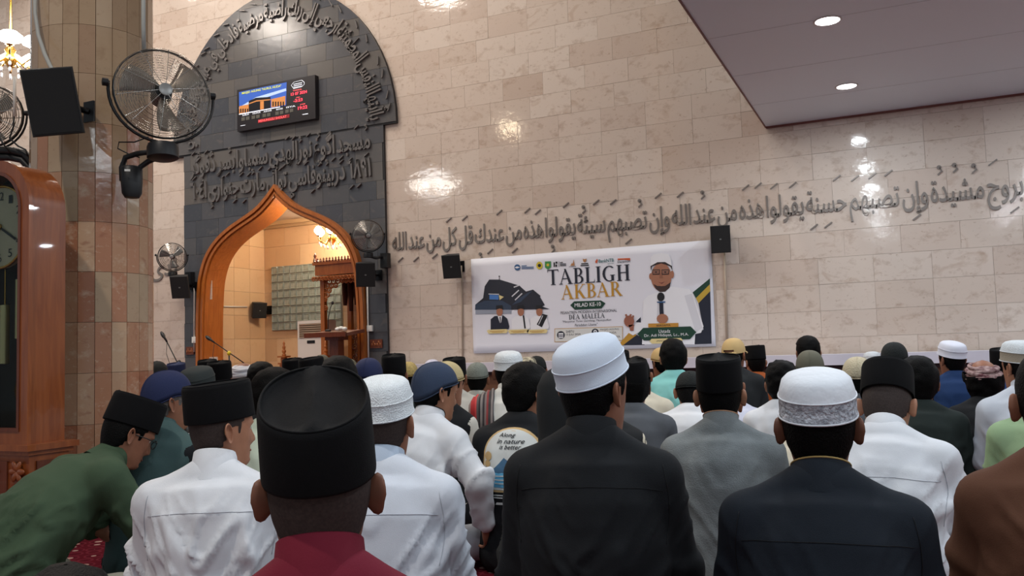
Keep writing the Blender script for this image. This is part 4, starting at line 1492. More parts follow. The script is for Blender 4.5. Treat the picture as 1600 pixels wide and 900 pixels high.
def torus(mb_, c, R_, r_, n=9, k=4, plane='xz'):
    rr_ = []
    for i in range(n + 1):
        a = 2 * PI * i / n
        o_ = Vector((math.cos(a), 0, math.sin(a))) if plane == 'xz' else Vector((0, math.cos(a), math.sin(a)))
        ax = Vector((0, 1, 0)) if plane == 'xz' else Vector((1, 0, 0))
        rr_.append([Vector(c) + o_ * (R_ + r_ * math.cos(2 * PI * j / k)) + ax * (r_ * math.sin(2 * PI * j / k)) for j in range(k)])
    mb_.rings(rr_, False, False)


def fretwork(name, inside, x0, x1, z0, z1, y, m_, parent, step=.055, plane='xz', fixed=0):
    mb_ = MB(); n = 0
    rnd = random.Random(name)
    z = z0
    row = 0
    while z < z1:
        x = x0 + (step / 2 if row % 2 else 0)
        while x < x1:
            if inside(x, z):
                c_ = (x, y, z) if plane == 'xz' else (fixed, x, z)
                torus(mb_, c_, step * rnd.uniform(.40, .5), step * .17, 8, 4, plane)
                mb_.ell(c_, (step * .16, .012, step * .22), 6, 4)
            x += step
        z += step * .85; row += 1
    return mb_.build(name, m_, parent, True)


# carved apron under the canopy and down the posts
mid, hwid = (px0 + px1) / 2, (px1 - px0) / 2 - .04
fretwork('carved_apron', lambda x, z: z > cbot - .10 - .42 * (abs(x - mid) / hwid) ** 5 , px0 + .05, px1 - .03, cbot - .62, cbot + .0, -.02, M_orange, mn, .085)
fretwork('carved_band', lambda x, z: True, px0 - .08, px1 + .08, cbot + .0, cbot + .05, -.16, M_orange, mn, .065)
fretwork('carved_back', lambda x, z: z < 1.35 + .3 * (x - px0), px0 + .1, px1 - .02, .55, 1.7, .72, M_redwood, mn, .10)
mb = MB()
for i in range(9):
    x = px0 + .1 + i * .115
    mb.tube([(x, .45, cbot - .02), (x + .02, .44, cbot - .2), (x, .46, cbot - .42 - .1 * (i % 2))], [.05, .055, .03], 6)
mb.build('inner_drape', mat('dark_drape', (66, 34, 28), .8), mn, True)
box_obj('floor_platform', (.015, .37, .28), (1.2, .8, .56), M_redwood, mn)
box_obj('seat', (.015, .5, .66), (.9, .45, .2), M_redwood, mn)
for i in range(3):
    box_obj('step', (-.1, -.08 - .11 * (2 - i), .09 + .09 * i), (.6, .11, .18 + .18 * i), M_redwood, mn)

for lab, px, top, yy in (('turned wooden newel post with finial left of the air conditioner', 443.5, 532, 11.12), ('turned wooden newel post with finial under the lectern top', 508.5, 531, 11.16)):
    p = at_y(px, top, yy)
    H_ = float(p[2])
    t = thing('newel_post', lab, 'post', (float(p[0]), yy, 0), 0, 'pulpit stair posts')
    box_obj('shaft', (0, 0, (H_ - .36) / 2), (.10, .10, H_ - .36), M_orange, t)
    MB().box((0, 0, H_ - .37), (.14, .14, .025)).box((0, 0, H_ - .26), (.15, .15, .025)).build('collar', M_orange, t)
    MB().lathe([(.05, 0), (.055, .05), (.05, .1)], c=(0, 0, H_ - .36), n=12).build('drum', M_orange, t, True)
    MB().lathe([(.03, 0), (.038, .02), (.02, .04), (.034, .065), (.036, .085), (.018, .105), (.028, .13), (.028, .15), (.014, .17), (.022, .2), (.0001, .25)], c=(0, 0, H_ - .25), n=12).build('finial', M_orange, t, True)

p = at_y(523, 521, 10.55)
lt = thing('lectern', 'brown wooden lectern with slanted top in front of the pulpit', 'lectern', (float(p[0]), 10.55, 0))
LZ = float(p[2])
Mt = Matrix.Rotation(math.radians(7), 3, 'X')
MB().box((0, 0, LZ), (.74, .48, .05), Mt).box((0, -.235, LZ - .02), (.74, .03, .07), Mt).build('top', M_redwood, lt)
MB().box((.02, .02, LZ / 2), (.15, .15, LZ - .03)).box((.02, .02, .04), (.4, .4, .08)).box((.02, .02, LZ - .07), (.24, .24, .06)).build('pedestal', M_redwood, lt)
gm = thing('gooseneck_microphone', 'small black gooseneck microphone on the lectern', 'microphone', (float(p[0]) - .12, 10.55, LZ + .034))
MB().lathe([(.045, 0), (.05, .02), (.03, .03), (.0001, .03)], n=14).build('base', M_black, gm, True)
MB().tube([(0, 0, .02), (.01, 0, .2), (.06, -.02, .34), (.10, -.03, .40)], .006, 6).build('neck', M_black, gm, True)
MB().ell((.115, -.035, .42), (.022, .022, .028), 10, 6).build('capsule', M_black, gm, True)
bp_ = thing('tissue_bundle', 'small white crumpled tissues lying on the lectern', 'tissues', (float(p[0]) + .12, 10.55, LZ + .034))
for i in range(3):
    MB().ell(((i - 1) * .06, 0, .028 + .01 * (i % 2)), (.05, .04, .03), 8, 5, Matrix.Rotation(i, 3, 'Z')).build('tissue', M_white, bp_, True)

p = at_y(495, 512, 11.95)
ac = thing('air_conditioner', 'white floor standing air conditioner behind the pulpit', 'air conditioner', (float(p[0]), 11.95, 0))
AZ = float(at_y(495, 501, 11.95)[2])
M_acw = mat('ac_white', (232, 226, 216), .4)
MB().box((0, 0, AZ / 2), (.56, .32, AZ)).build('body', M_acw, ac)
box_obj('grille_recess', (0, -.162, AZ - .17), (.48, .01, .24), mat('ac_dark', (112, 92, 72), .6), ac)
for i in range(7):
    box_obj('louvre', (0, -.17, AZ - .275 + i * .035), (.47, .02, .012), mat('ac_louvre', (196, 176, 150), .5), ac)
box_obj('display', (.0, -.163, AZ - .36), (.16, .008, .05), M_black, ac)

# microphone stands --------------------------------------------------
def mic_stand(label, mic, joint, tail, yy, clip=None):
    A, B, C = (Vector(at_y(*q_, yy)) for q_ in (mic, joint, tail))
    t_ = thing('microphone_stand', label, 'microphone stand', (B.x, B.y, 0), 0, 'boom microphone stands')
    o_ = Vector((B.x, B.y, 0))
    MB().tube([(0, 0, .03), (0, 0, B.z)], .011, 8).build('pole', M_blackm, t_, True)
    d_ = (A - B).normalized()
    MB().tube([B - o_ + (C - B) * 1.0, A - o_ - d_ * .08], .008, 8).build('boom', M_blackm, t_, True)
    MB().tube([A - o_ - d_ * .10, A - o_ - d_ * .02, A - o_ + d_ * .0, A - o_ + d_ * .05, A - o_ + d_ * .09], [.012, .017, .026, .027, .014], 10).build('microphone', M_black, t_, True)
    MB().ell(B - o_, (.03, .03, .035), 10, 6).build('clutch', clip or M_black, t_, True)
    for k in range(3):
        a = 2 * PI * k / 3 + .4
        MB().tube([(0, 0, .2), (.28 * math.cos(a), .28 * math.sin(a), .012)], .009, 6).build('leg', M_blackm, t_, True)
    MB().tube([A - o_ - d_ * .1, A - o_ + Vector((.05, 0, -.25)), Vector((.02, 0, B.z - .5)), (.02, 0, .2)], .004, 5).build('cable', M_black, t_, True)


mic_stand('black boom microphone stand standing left of the dark panel', (256, 526), (280, 566), (291, 594), 9.4)
mic_stand('black boom microphone stand with yellow clutch before the niche', (328, 530), (358, 552), (381, 567), 9.6, mat('yellow_plastic', (214, 190, 40), .4))

# ================================================================== CHANDELIERS
M_glow = mat('bulb_glow', (255, 252, 245), .3, emit=((255, 250, 240), 30))
M_glowwarm = mat('bulb_glow_warm', (255, 240, 210), .3, emit=((255, 232, 196), 24))


def chandelier(label, loc, R_, n, bulb, drop, power, colr, bs=.05):
    t_ = thing('chandelier', label, 'chandelier', loc)
    MB().tube([(0, 0, drop), (0, 0, -.05)], .012, 8).build('rod', M_gold, t_, True)
    MB().lathe([(.0001, -.10), (.05, -.07), (.08, 0), (.04, .05), (.06, .10), (.02, .16), (.0001, .16)], n=14).build('body', M_gold, t_, True)
    for k in range(n):
        a = 2 * PI * k / n
        d_ = Vector((math.cos(a), math.sin(a), 0))
        ar = MB(); ar.tube([d_ * .05, d_ * R_ * .5 + Vector((0, 0, -.10)), d_ * R_ + Vector((0, 0, -.04)), d_ * R_ + Vector((0, 0, .03))], .010, 6)
        ar.lathe([(.02, 0), (.045, .012), (.0001, .02)], c=d_ * R_ + Vector((0, 0, .02)), n=10)
        o_ = ar.build('arm', M_gold, t_, True)
        MB().lathe([(.012, 0), (bs, .05), (bs * 1.1, .09), (bs * .6, .14), (.0001, .16)], c=d_ * R_ + Vector((0, 0, .035)), n=12).build('bulb', bulb, o_, True)
        for j in range(3):
            mb_ = MB(); mb_.ell(d_ * R_ * (.35 + .3 * j) + Vector((0, 0, -.16 + .03 * j)), (.014, .014, .03), 6, 4); mb_.build('crystal', mat('crystal', (235, 240, 245), .05, spec=.9), o_, True)
    pl = bpy.data.lights.new('chandelier_light', 'POINT'); pl.energy = power; pl.color = colr; pl.shadow_soft_size = R_ * .8
    lo = bpy.data.objects.new('chandelier_light', pl); COL.objects.link(lo); lo.location = (loc[0], loc[1], loc[2] + .12)
    return t_


chandelier('bright crystal chandelier hanging at the upper left edge', tuple(at_d(16, 92, 9.6)), .40, 10, M_glow, 4.4, 70, (.95, .97, 1.0), .12)
chandelier('warm chandelier hanging high in the tall hall', (-8.6, 3.0, 6.2), .22, 5, M_glowwarm, 2.8, 60, (1.0, .84, .6), .07)
chandelier('warm chandelier hanging inside the niche', tuple(at_y(519, 372, 11.75)), .24, 6, M_glowwarm, .4, 230, (1.0, .86, .66), .065)

# ================================================================== GRANDFATHER CLOCK
KX, KY = -4.045, 2.965            # right front corner
KW, KD = 0.62, 0.195
ck = thing('grandfather_clock', 'tall brown wooden grandfather clock with arched top at the left edge', 'clock', (KX - KW / 2, KY + KD / 2, 0))
CT, CB = 2.0, 0.53


def arch_outline(hw_, z0, z1, rad, n=9):
    P = [(-hw_, z0), (hw_, z0)]
    for a in np.linspace(0, PI / 2, n):
        P.append((hw_ - rad + rad * math.cos(a), z1 - rad + rad * math.sin(a)))
    for a in np.linspace(PI / 2, PI, n):
        P.append((-hw_ + rad + rad * math.cos(a), z1 - rad + rad * math.sin(a)))
    return P


def shell(mb_, outer, inner, y0, y1):
    n = len(outer)
    vs_ = [(p[0], y0, p[1]) for p in outer] + [(p[0], y0, p[1]) for p in inner] + [(p[0], y1, p[1]) for p in outer] + [(p[0], y1, p[1]) for p in inner]
    fs_ = []
    for i in range(n):
        j = (i + 1) % n
        fs_ += [(i, j, n + j, n + i), (2 * n + i, 3 * n + i, 3 * n + j, 2 * n + j), (i, 2 * n + i, 2 * n + j, j), (n + i, n + j, 3 * n + j, 3 * n + i)]
    mb_.add(vs_, fs_)


R0 = .255
mb = MB(); shell(mb, arch_outline(KW / 2, CB, CT, R0), arch_outline(KW / 2 - .03, CB + .02, CT - .03, R0 - .03), -KD / 2, KD / 2)
mb.build('case', M_clockwood, ck, True, angle=40)
mb = MB(); shell(mb, arch_outline(KW / 2 + .008, CB, CT + .008, R0), arch_outline(KW / 2 - .055, CB + .075, CT - .055, R0 - .055), -KD / 2 - .022, -KD / 2 + .0)
mb.build('door_frame', M_clockwood, ck, True, angle=40)
mb = MB(); shell(mb, arch_outline(KW / 2 - .05, CB + .07, CT - .05, R0 - .05), arch_outline(KW / 2 - .068, CB + .088, CT - .068, R0 - .068), -KD / 2 - .028, -KD / 2 - .005)
mb.build('bead_moulding', M_redwood, ck, True, angle=40)
mb = MB(); mb.prism(arch_outline(KW / 2 - .03, CB + .02, CT - .03, R0 - .03), KD / 2 - .02, KD / 2 - .005); mb.build('back_board', mat('clock_interior', (44, 44, 42), .6), ck)
mb = MB(); mb.prism(arch_outline(KW / 2 - .062, CB + .082, CT - .062, R0 - .062), -KD / 2 - .008, -KD / 2 - .004); mb.build('glass_door', mat('clock_glass', (230, 240, 240), .03, trans=1.0, ior=1.1), ck)
DZ = CT - .33
Mf = Matrix(((1, 0, 0), (0, 0, 1), (0, 1, 0)))
MB().lathe([(.0001, -.05), (.215, -.05), (.218, -.045), (.218, -.02), (.0001, -.02)], c=(0, 0, DZ), M=Mf, n=36).build('dial', mat('dial_cream', (186, 178, 150), .4, noise=(6, .12)), ck, True, angle=30)
mb = MB(); torus(mb, (0, -.052, DZ), .219, .008, 36, 6); mb.build('dial_ring', M_gold, ck, True)
for h_ in range(1, 13):
    a = PI / 2 - h_ * PI / 6
    cx, cz = .165 * math.cos(a), DZ + .165 * math.sin(a)
    s_ = .026 if h_ > 9 else .015
    wall_text('numeral', str(h_), cx - s_, cx + s_, cz - .022, cz + .022, -.0535, M_black, ck)
for a, L_ in ((math.radians(-128), .10), (math.radians(-30), .15)):
    mb = MB(); mb.prism([(p[0], DZ + p[1]) for p in seg((0, 0), (L_ * math.cos(a), L_ * math.sin(a)), .012)], -.058, -.056); mb.build('hand', M_black, ck)
MB().lathe([(.018, -.062), (.018, -.054)], c=(0, 0, DZ), M=Mf, n=12).build('hub', M_gold, ck)
for i, (x, z0) in enumerate(((.12, 1.18), (.0, 1.05), (.2, .98))):
    MB().tube([(x, -.02, CB + .5), (x, -.02, DZ - .2)], .003, 5).build('chain', M_gold, ck)
    MB().lathe([(.0001, -.16), (.024, -.155), (.024, .155), (.0001, .16)], c=(x, -.02, z0 + .05), n=12).build('weight', mat('weight_brass', (190, 176, 128), .3, .7), ck, True, angle=40)
MB().tube([(.06, .02, 1.4), (.06, .02, .82)], .006, 6).build('pendulum_rod', M_gold, ck)
MB().lathe([(.0001, -.014), (.055, -.012), (.085, 0), (.055, .012), (.0001, .014)], c=(.12, .01, .80), M=Mf, n=20).build('pendulum_bob', M_gold, ck, True)
MB().box((0, -.0, CB - .01), (KW + .10, KD + .10, .03)).box((0, 0, CB - .035), (KW + .06, KD + .06, .025)).build('ledge', M_clockwood, ck)
box_obj('base', (0, 0, (CB - .05) / 2), (KW + .03, KD + .03, CB - .05), M_clockwood, ck)
box_obj('plinth', (0, 0, .05), (KW + .10, KD + .10, .10), M_clockwood, ck)
for x in (-.2, .06):
    box_obj('carved_panel', (x, -KD / 2 - .018, .29), (.22, .012, .32), M_redwood, ck)
box_obj('carved_panel', (KW / 2 + .018, 0, .29), (.012, .15, .32), M_redwood, ck)
for x in (-.2, .06, .25):
    mb = MB()
    for k in range(6):
        a = 2 * PI * k / 6
        mb.ell((x + .03 * math.cos(a), -KD / 2 - .028, .40 + .03 * math.sin(a)), (.018, .008, .03), 8, 5, Matrix.Rotation(-a + PI / 2, 3, 'Y'))
    mb.build('carved_flower', M_clockwood, ck, True)

# ================================================================== PEOPLE
_rng = np.random.default_rng(11)
_lat = _rng.random((32, 32, 32)).astype(np.float32)


def vnoise(P):
    P = np.asarray(P, np.float32)
    i = np.floor(P).astype(np.int32)
    f = P - i
    f = f * f * (3 - 2 * f)
    out = 0
    for dx in (0, 1):
        for dy in (0, 1):
            for dz in (0, 1):
                w_ = (f[:, 0] if dx else 1 - f[:, 0]) * (f[:, 1] if dy else 1 - f[:, 1]) * (f[:, 2] if dz else 1 - f[:, 2])
                out = out + w_ * _lat[(i[:, 0] + dx) % 32, (i[:, 1] + dy) % 32, (i[:, 2] + dz) % 32]
    return out


class Field:
    """signed field on a grid made of smoothly joined limbs; meshed with surface nets"""

    def __init__(self, lo, hi, h):
        self.h = h
        self.lo = np.array(lo, np.float32)
        self.n = np.ceil((np.array(hi) - self.lo) / h).astype(int) + 1
        self.F = np.full(self.n, 1.0, np.float32)

    def block(self, a, b, mrg):
        i0 = np.maximum(0, np.floor((np.minimum(a, b) - mrg - self.lo) / self.h).astype(int))
        i1 = np.minimum(self.n, np.ceil((np.maximum(a, b) + mrg - self.lo) / self.h).astype(int) + 1)
        if np.any(i1 <= i0):
            return None, None
        ax = [self.lo[k] + self.h * np.arange(i0[k], i1[k], dtype=np.float32) for k in range(3)]
        G = np.stack(np.meshgrid(*ax, indexing='ij'), -1)
        return tuple(slice(i0[k], i1[k]) for k in range(3)), G

    def smin(self, sl, d, k):
        a = self.F[sl]
        if k <= 0:
            self.F[sl] = np.minimum(a, d)
            return
        hh = np.clip(0.5 + 0.5 * (a - d) / k, 0, 1)
        self.F[sl] = a * (1 - hh) + d * hh - k * hh * (1 - hh)

    def cap(self, a, b, ra, rb, k=.03):
        a = np.array(a, np.float32); b = np.array(b, np.float32)
        sl, G = self.block(a, b, max(ra, rb) + k + 3 * self.h)
        if sl is None:
            return
        ab = b - a
        t = np.clip(((G - a) @ ab) / max(1e-9, float(ab @ ab)), 0, 1)
        d = np.linalg.norm(G - (a + t[..., None] * ab), axis=-1) - (ra + (rb - ra) * t)
        self.smin(sl, d, k)

    def ell(self, c, r, k=.03):
        c = np.array(c, np.float32); r = np.array(r, np.float32)
        sl, G = self.block(c - r, c + r, k + 3 * self.h)
        if sl is None:
            return
        d = (np.linalg.norm((G - c) / r, axis=-1) - 1) * float(r.min())
        self.smin(sl, d, k)

    def loft(self, pts, W, D, X, k=.03):
        pts = np.array(pts, np.float32)
        sl, G = self.block(pts.min(0), pts.max(0), max(W) + k + 3 * self.h)
        X = np.array(X, np.float32)
        best = None
        for i in range(len(pts) - 1):
            a, b = pts[i], pts[i + 1]
            ab = b - a
            t = np.clip(((G - a) @ ab) / float(ab @ ab), 0, 1)
            r = G - (a + t[..., None] * ab)
            d2 = (r * r).sum(-1)
            w_ = W[i] + (W[i + 1] - W[i]) * t
            dd = D[i] + (D[i + 1] - D[i]) * t
            u = r @ X
            val = (np.sqrt((u / w_) ** 2 + np.maximum(d2 - u * u, 0) / dd ** 2) - 1) * np.minimum(w_, dd)
            if best is None:
                best, bv = d2, val
            else:
                m_ = d2 < best
                best = np.where(m_, d2, best); bv = np.where(m_, val, bv)
        self.smin(sl, bv, k)

    def mesh(self):
        F = self.F
        S = F < 0
        n = np.array(F.shape)
        cnt = np.zeros(n - 1, np.int8)
        for dx in (0, 1):
            for dy in (0, 1):
                for dz in (0, 1):
                    cnt += S[dx:n[0] - 1 + dx, dy:n[1] - 1 + dy, dz:n[2] - 1 + dz]
        act = (cnt > 0) & (cnt < 8)
        ac = np.argwhere(act)
        idx = np.full(n - 1, -1, np.int64)
        idx[act] = np.arange(len(ac))
        pos = np.zeros((len(ac), 3), np.float32); c_ = np.zeros(len(ac), np.float32)
        cor = [(x, y, z) for x in (0, 1) for y in (0, 1) for z in (0, 1)]
        for a in cor:
            for ax in range(3):
                if a[ax]:
                    continue
                b = list(a); b[ax] = 1
                fa = F[ac[:, 0] + a[0], ac[:, 1] + a[1], ac[:, 2] + a[2]]
                fb = F[ac[:, 0] + b[0], ac[:, 1] + b[1], ac[:, 2] + b[2]]
                m_ = (fa < 0) != (fb < 0)
                t = np.where(m_, fa / np.where(m_, fa - fb, 1), 0)
                p = np.tile(np.array(a, np.float32), (len(ac), 1)); p[:, ax] += t
                pos += p * m_[:, None]; c_ += m_
        V = self.lo + self.h * (ac + pos / c_[:, None])
        faces = []
        for ax in range(3):
            u, v = (ax + 1) % 3, (ax + 2) % 3
            s0 = [slice(None)] * 3; s1 = [slice(None)] * 3
            s0[ax] = slice(0, n[ax] - 1); s1[ax] = slice(1, n[ax])
            A, B = S[tuple(s0)], S[tuple(s1)]
            ch = A != B
            e = np.argwhere(ch)
            ok = (e[:, u] >= 1) & (e[:, v] >= 1) & (e[:, u] < n[u] - 1) & (e[:, v] < n[v] - 1)
            e = e[ok]
            if not len(e):
                continue
            ins = A[e[:, 0], e[:, 1], e[:, 2]]
            du = np.zeros(3, int); du[u] = 1
            dv = np.zeros(3, int); dv[v] = 1
            q_ = [idx[tuple(x.T)] for x in (e, e - du, e - du - dv, e - dv)]
            q_ = np.stack(q_, 1)
            q_[~ins] = q_[~ins][:, ::-1]
            faces.append(q_)
        return V, np.concatenate(faces)


def vnormals(V, Q):
    n = np.cross(V[Q[:, 2]] - V[Q[:, 0]], V[Q[:, 3]] - V[Q[:, 1]])
    N_ = np.zeros_like(V)
    for k in range(4):
        np.add.at(N_, Q[:, k], n)
    return N_ / np.maximum(1e-9, np.linalg.norm(N_, axis=1))[:, None]


def np_obj(name, V, Q, m_, parent, smooth=True):
    me = bpy.data.meshes.new(name)
    Q = np.asarray(Q)
    me.vertices.add(len(V)); me.vertices.foreach_set('co', np.asarray(V, np.float32).ravel())
    me.loops.add(Q.size); me.loops.foreach_set('vertex_index', Q.astype(np.int32).ravel())
    me.polygons.add(len(Q)); me.polygons.foreach_set('loop_start', np.arange(len(Q), dtype=np.int32) * 4)
    me.update(calc_edges=True)
    if smooth:
        me.polygons.foreach_set('use_smooth', np.ones(len(Q), bool))
    me.materials.append(m_)
    return link(name, me, parent)


# ---- the head as a lofted surface (origin between the ears, +Y face, +Z up)
HZ = np.array([-.20, -.165, -.140, -.122, -.114, -.100, -.080, -.060, -.040, -.020, 0, .02, .045, .07, .092, .108, .119, .125, .128])
HF = np.array([.030, .026, .032, .058, .078, .086, .086, .086, .086, .088, .090, .094, .092, .086, .074, .056, .036, .018, .003])
HB = np.array([-.078, -.066, -.062, -.062, -.063, -.065, -.069, -.076, -.084, -.091, -.096, -.099, -.098, -.091, -.079, -.062, -.041, -.020, -.003])
HWD = np.array([.064, .057, .054, .052, .050, .053, .059, .064, .068, .072, .0745, .076, .0755, .071, .062, .050, .034, .017, .003])
NA = 44
_zz = np.concatenate([np.linspace(-.20, -.125, 8)[:-1], np.linspace(-.125, .03, 34), np.linspace(.03, .128, 18)[1:]])
_th = 2 * PI * np.arange(NA) / NA


def head_points(extra=0.0):
    z = _zz[:, None]
    wf, f, b_ = (np.interp(_zz, HZ, a)[:, None] for a in (HWD, HF, HB))
    c, s = np.cos(_th)[None], np.sin(_th)[None]
    e = 0.88
    x = wf * np.sign(c) * np.abs(c) ** e
    yc = 0.5 * (f + b_) - .004
    y = np.where(s > 0, yc + (f - yc) * np.abs(s) ** e, yc + (b_ - yc) * np.abs(s) ** e)
    x = np.broadcast_to(x, y.shape).copy(); zz = np.broadcast_to(z, y.shape).copy()
    fr = np.clip(s, 0, 1) ** 2
    g = lambda cx, cz, sx_, sz_: np.exp(-((np.abs(x) - cx) / sx_) ** 2 - ((zz - cz) / sz_) ** 2)
    nose = np.interp(zz, [-.058, -.050, -.040, -.028, -.012, .004, .02], [0, .012, .026, .023, .013, .005, 0]) * np.exp(-(x / np.interp(zz, [-.05, -.035, 0], [.015, .013, .009])) ** 2)
    y = y + fr * (nose + .006 * g(.030, .020, .02, .008) - .010 * g(.030, .004, .014, .011) + .005 * g(.042, -.028, .016, .018)
                  + .006 * g(0, -.066, .017, .005) - .003 * g(0, -.072, .02, .003) + .006 * g(0, -.078, .015, .005) - .004 * g(0, -.088, .02, .006) + .006 * g(0, -.103, .018, .012)
                  + .004 * g(.013, -.044, .006, .006))
    return x, y, zz


_hx, _hy, _hz = head_points()
_HV = np.stack([_hx, _hy, _hz], -1)


def grid_quads(nr, nc):
    i, j = np.meshgrid(np.arange(nr - 1), np.arange(nc), indexing='ij')
    a = i * nc + j; b_ = i * nc + (j + 1) % nc
    return np.stack([a, b_, b_ + nc, a + nc], -1).reshape(-1, 4)


_HQ = grid_quads(len(_zz), NA)


def ear_mesh(side):
    prof = [(0.02, .003), (.45, .002), (.68, .004), (.82, .011), (.94, .014), (1.0, .010), (.92, .003), (.6, -.006), (.35, -.014)]
    V = []
    n = 16
    for s_, o_ in prof:
        for k in range(n):
            a = 2 * PI * k / n
            ry = .0185 if math.sin(a) > -.3 else .0150
            V.append((s_ * ry * math.cos(a) * (1.0 if math.sin(a) > 0 else .9), s_ * .033 * math.sin(a), o_))
    V = np.array(V)
    L_, Z_, O_ = V[:, 0], V[:, 1], V[:, 2]
    tilt = math.radians(28)
    y = L_ * math.cos(tilt) - 0 * O_
    out = O_ - L_ * math.sin(tilt)         # the rear rim stands off the skull
    P = np.stack([side * (.078 + out), -.016 + y - Z_ * .12, -.006 + Z_], 1)
    Q = grid_quads(len(prof), n)
    if side > 0:
        Q = Q[:, ::-1]
    return P, Q


def rot(ax, a):
    c, s = math.cos(a), math.sin(a)
    if ax == 'x':
        return np.array([[1, 0, 0], [0, c, -s], [0, s, c]])
    if ax == 'y':
        return np.array([[c, 0, s], [0, 1, 0], [-s, 0, c]])
    return np.array([[c, -s, 0], [s, c, 0], [0, 0, 1]])


def hand_geom(W, d, nrm, side, curl):
    """palm and five fingers; W wrist, d towards the finger tips, nrm out of the back of the hand"""
    W = Vector(W); d = Vector(d).normalized(); nrm = Vector(nrm)
    nrm = (nrm - d * nrm.dot(d)).normalized()
    lat = d.cross(nrm) * side                     # towards the thumb
    mb_ = MB()
    rr = []
    for t_, wd, th_ in ((-.03, .026, .019), (.0, .027, .018), (.025, .036, .017), (.06, .041, .015), (.085, .040, .012), (.09, .03, .006)):
        c_ = W + d * t_
        rr.append([c_ + lat * (wd * math.cos(2 * PI * k / 12)) + nrm * (th_ * math.sin(2 * PI * k / 12)) for k in range(12)])
    mb_.rings(rr)
    for i, ln in enumerate((.070, .078, .072, .056)):
        base = W + d * .080 + lat * (.030 - .020 * i)
        pts = [base - d * .012]
        a = 0.0
        p = base
        for j, f_ in enumerate((.45, .32, .23)):
            a += curl * (0.5, 1.0, .7)[j]
            dr = d * math.cos(a) - nrm * math.sin(a)
            pts.append(p.copy()) if j == 0 else None
            p = p + dr * (ln * f_)
            pts.append(p.copy())
        r_ = .0088 if i < 3 else .0076
        mb_.tube(pts + [pts[-1] + (pts[-1] - pts[-2]).normalized() * .004], [r_, r_, r_ * .98, r_ * .9, r_ * .78, r_ * .4], 8)
    b0 = W + d * .02 + lat * .026
    dr = (d * .6 + lat * .8 - nrm * .25).normalized()
    p1 = b0 + dr * .032; dr2 = (d * .9 + lat * .35 - nrm * (.3 + .5 * curl)).normalized()
    p2 = p1 + dr2 * .030; p3 = p2 + (dr2 - nrm * .4 * curl).normalized() * .024
    mb_.tube([b0, p1, p2, p3, p3 + (p3 - p2).normalized() * .004], [.015, .0115, .0100, .0085, .004], 8)
    return mb_


M_CL = {}


def cloth(name, col, rough=.85, weave=420, strength=.12, mottle=.06, sheen=.0):
    k_ = 'cloth_' + name
    return mat(k_, col, rough, spec=.25, noise=(14, mottle), bump=(weave, strength), sheen=sheen)


SKIN = [mat('skin_brown', (150, 101, 78), .5, noise=(30, .12), spec=.4), mat('skin_tan', (168, 118, 92), .5, noise=(30, .12), spec=.4), mat('skin_dark', (122, 80, 62), .5, noise=(30, .12), spec=.4)]
M_hair = mat('black_hair', (11, 10, 10), .6, noise=(90, .5), bump=(220, .5), spec=.12)
M_buzz = mat('cropped_hair', (58, 46, 42), .8, noise=(200, .4))
M_grey = mat('greying_hair', (116, 108, 104), .75, noise=(180, .5))


def oval(n, hl, hw_):
    a = 2 * PI * np.arange(n) / n
    e = .92
    return np.stack([hw_ * np.sign(np.cos(a)) * np.abs(np.cos(a)) ** e, hl * np.sign(np.sin(a)) * np.abs(np.sin(a)) ** e], 1)


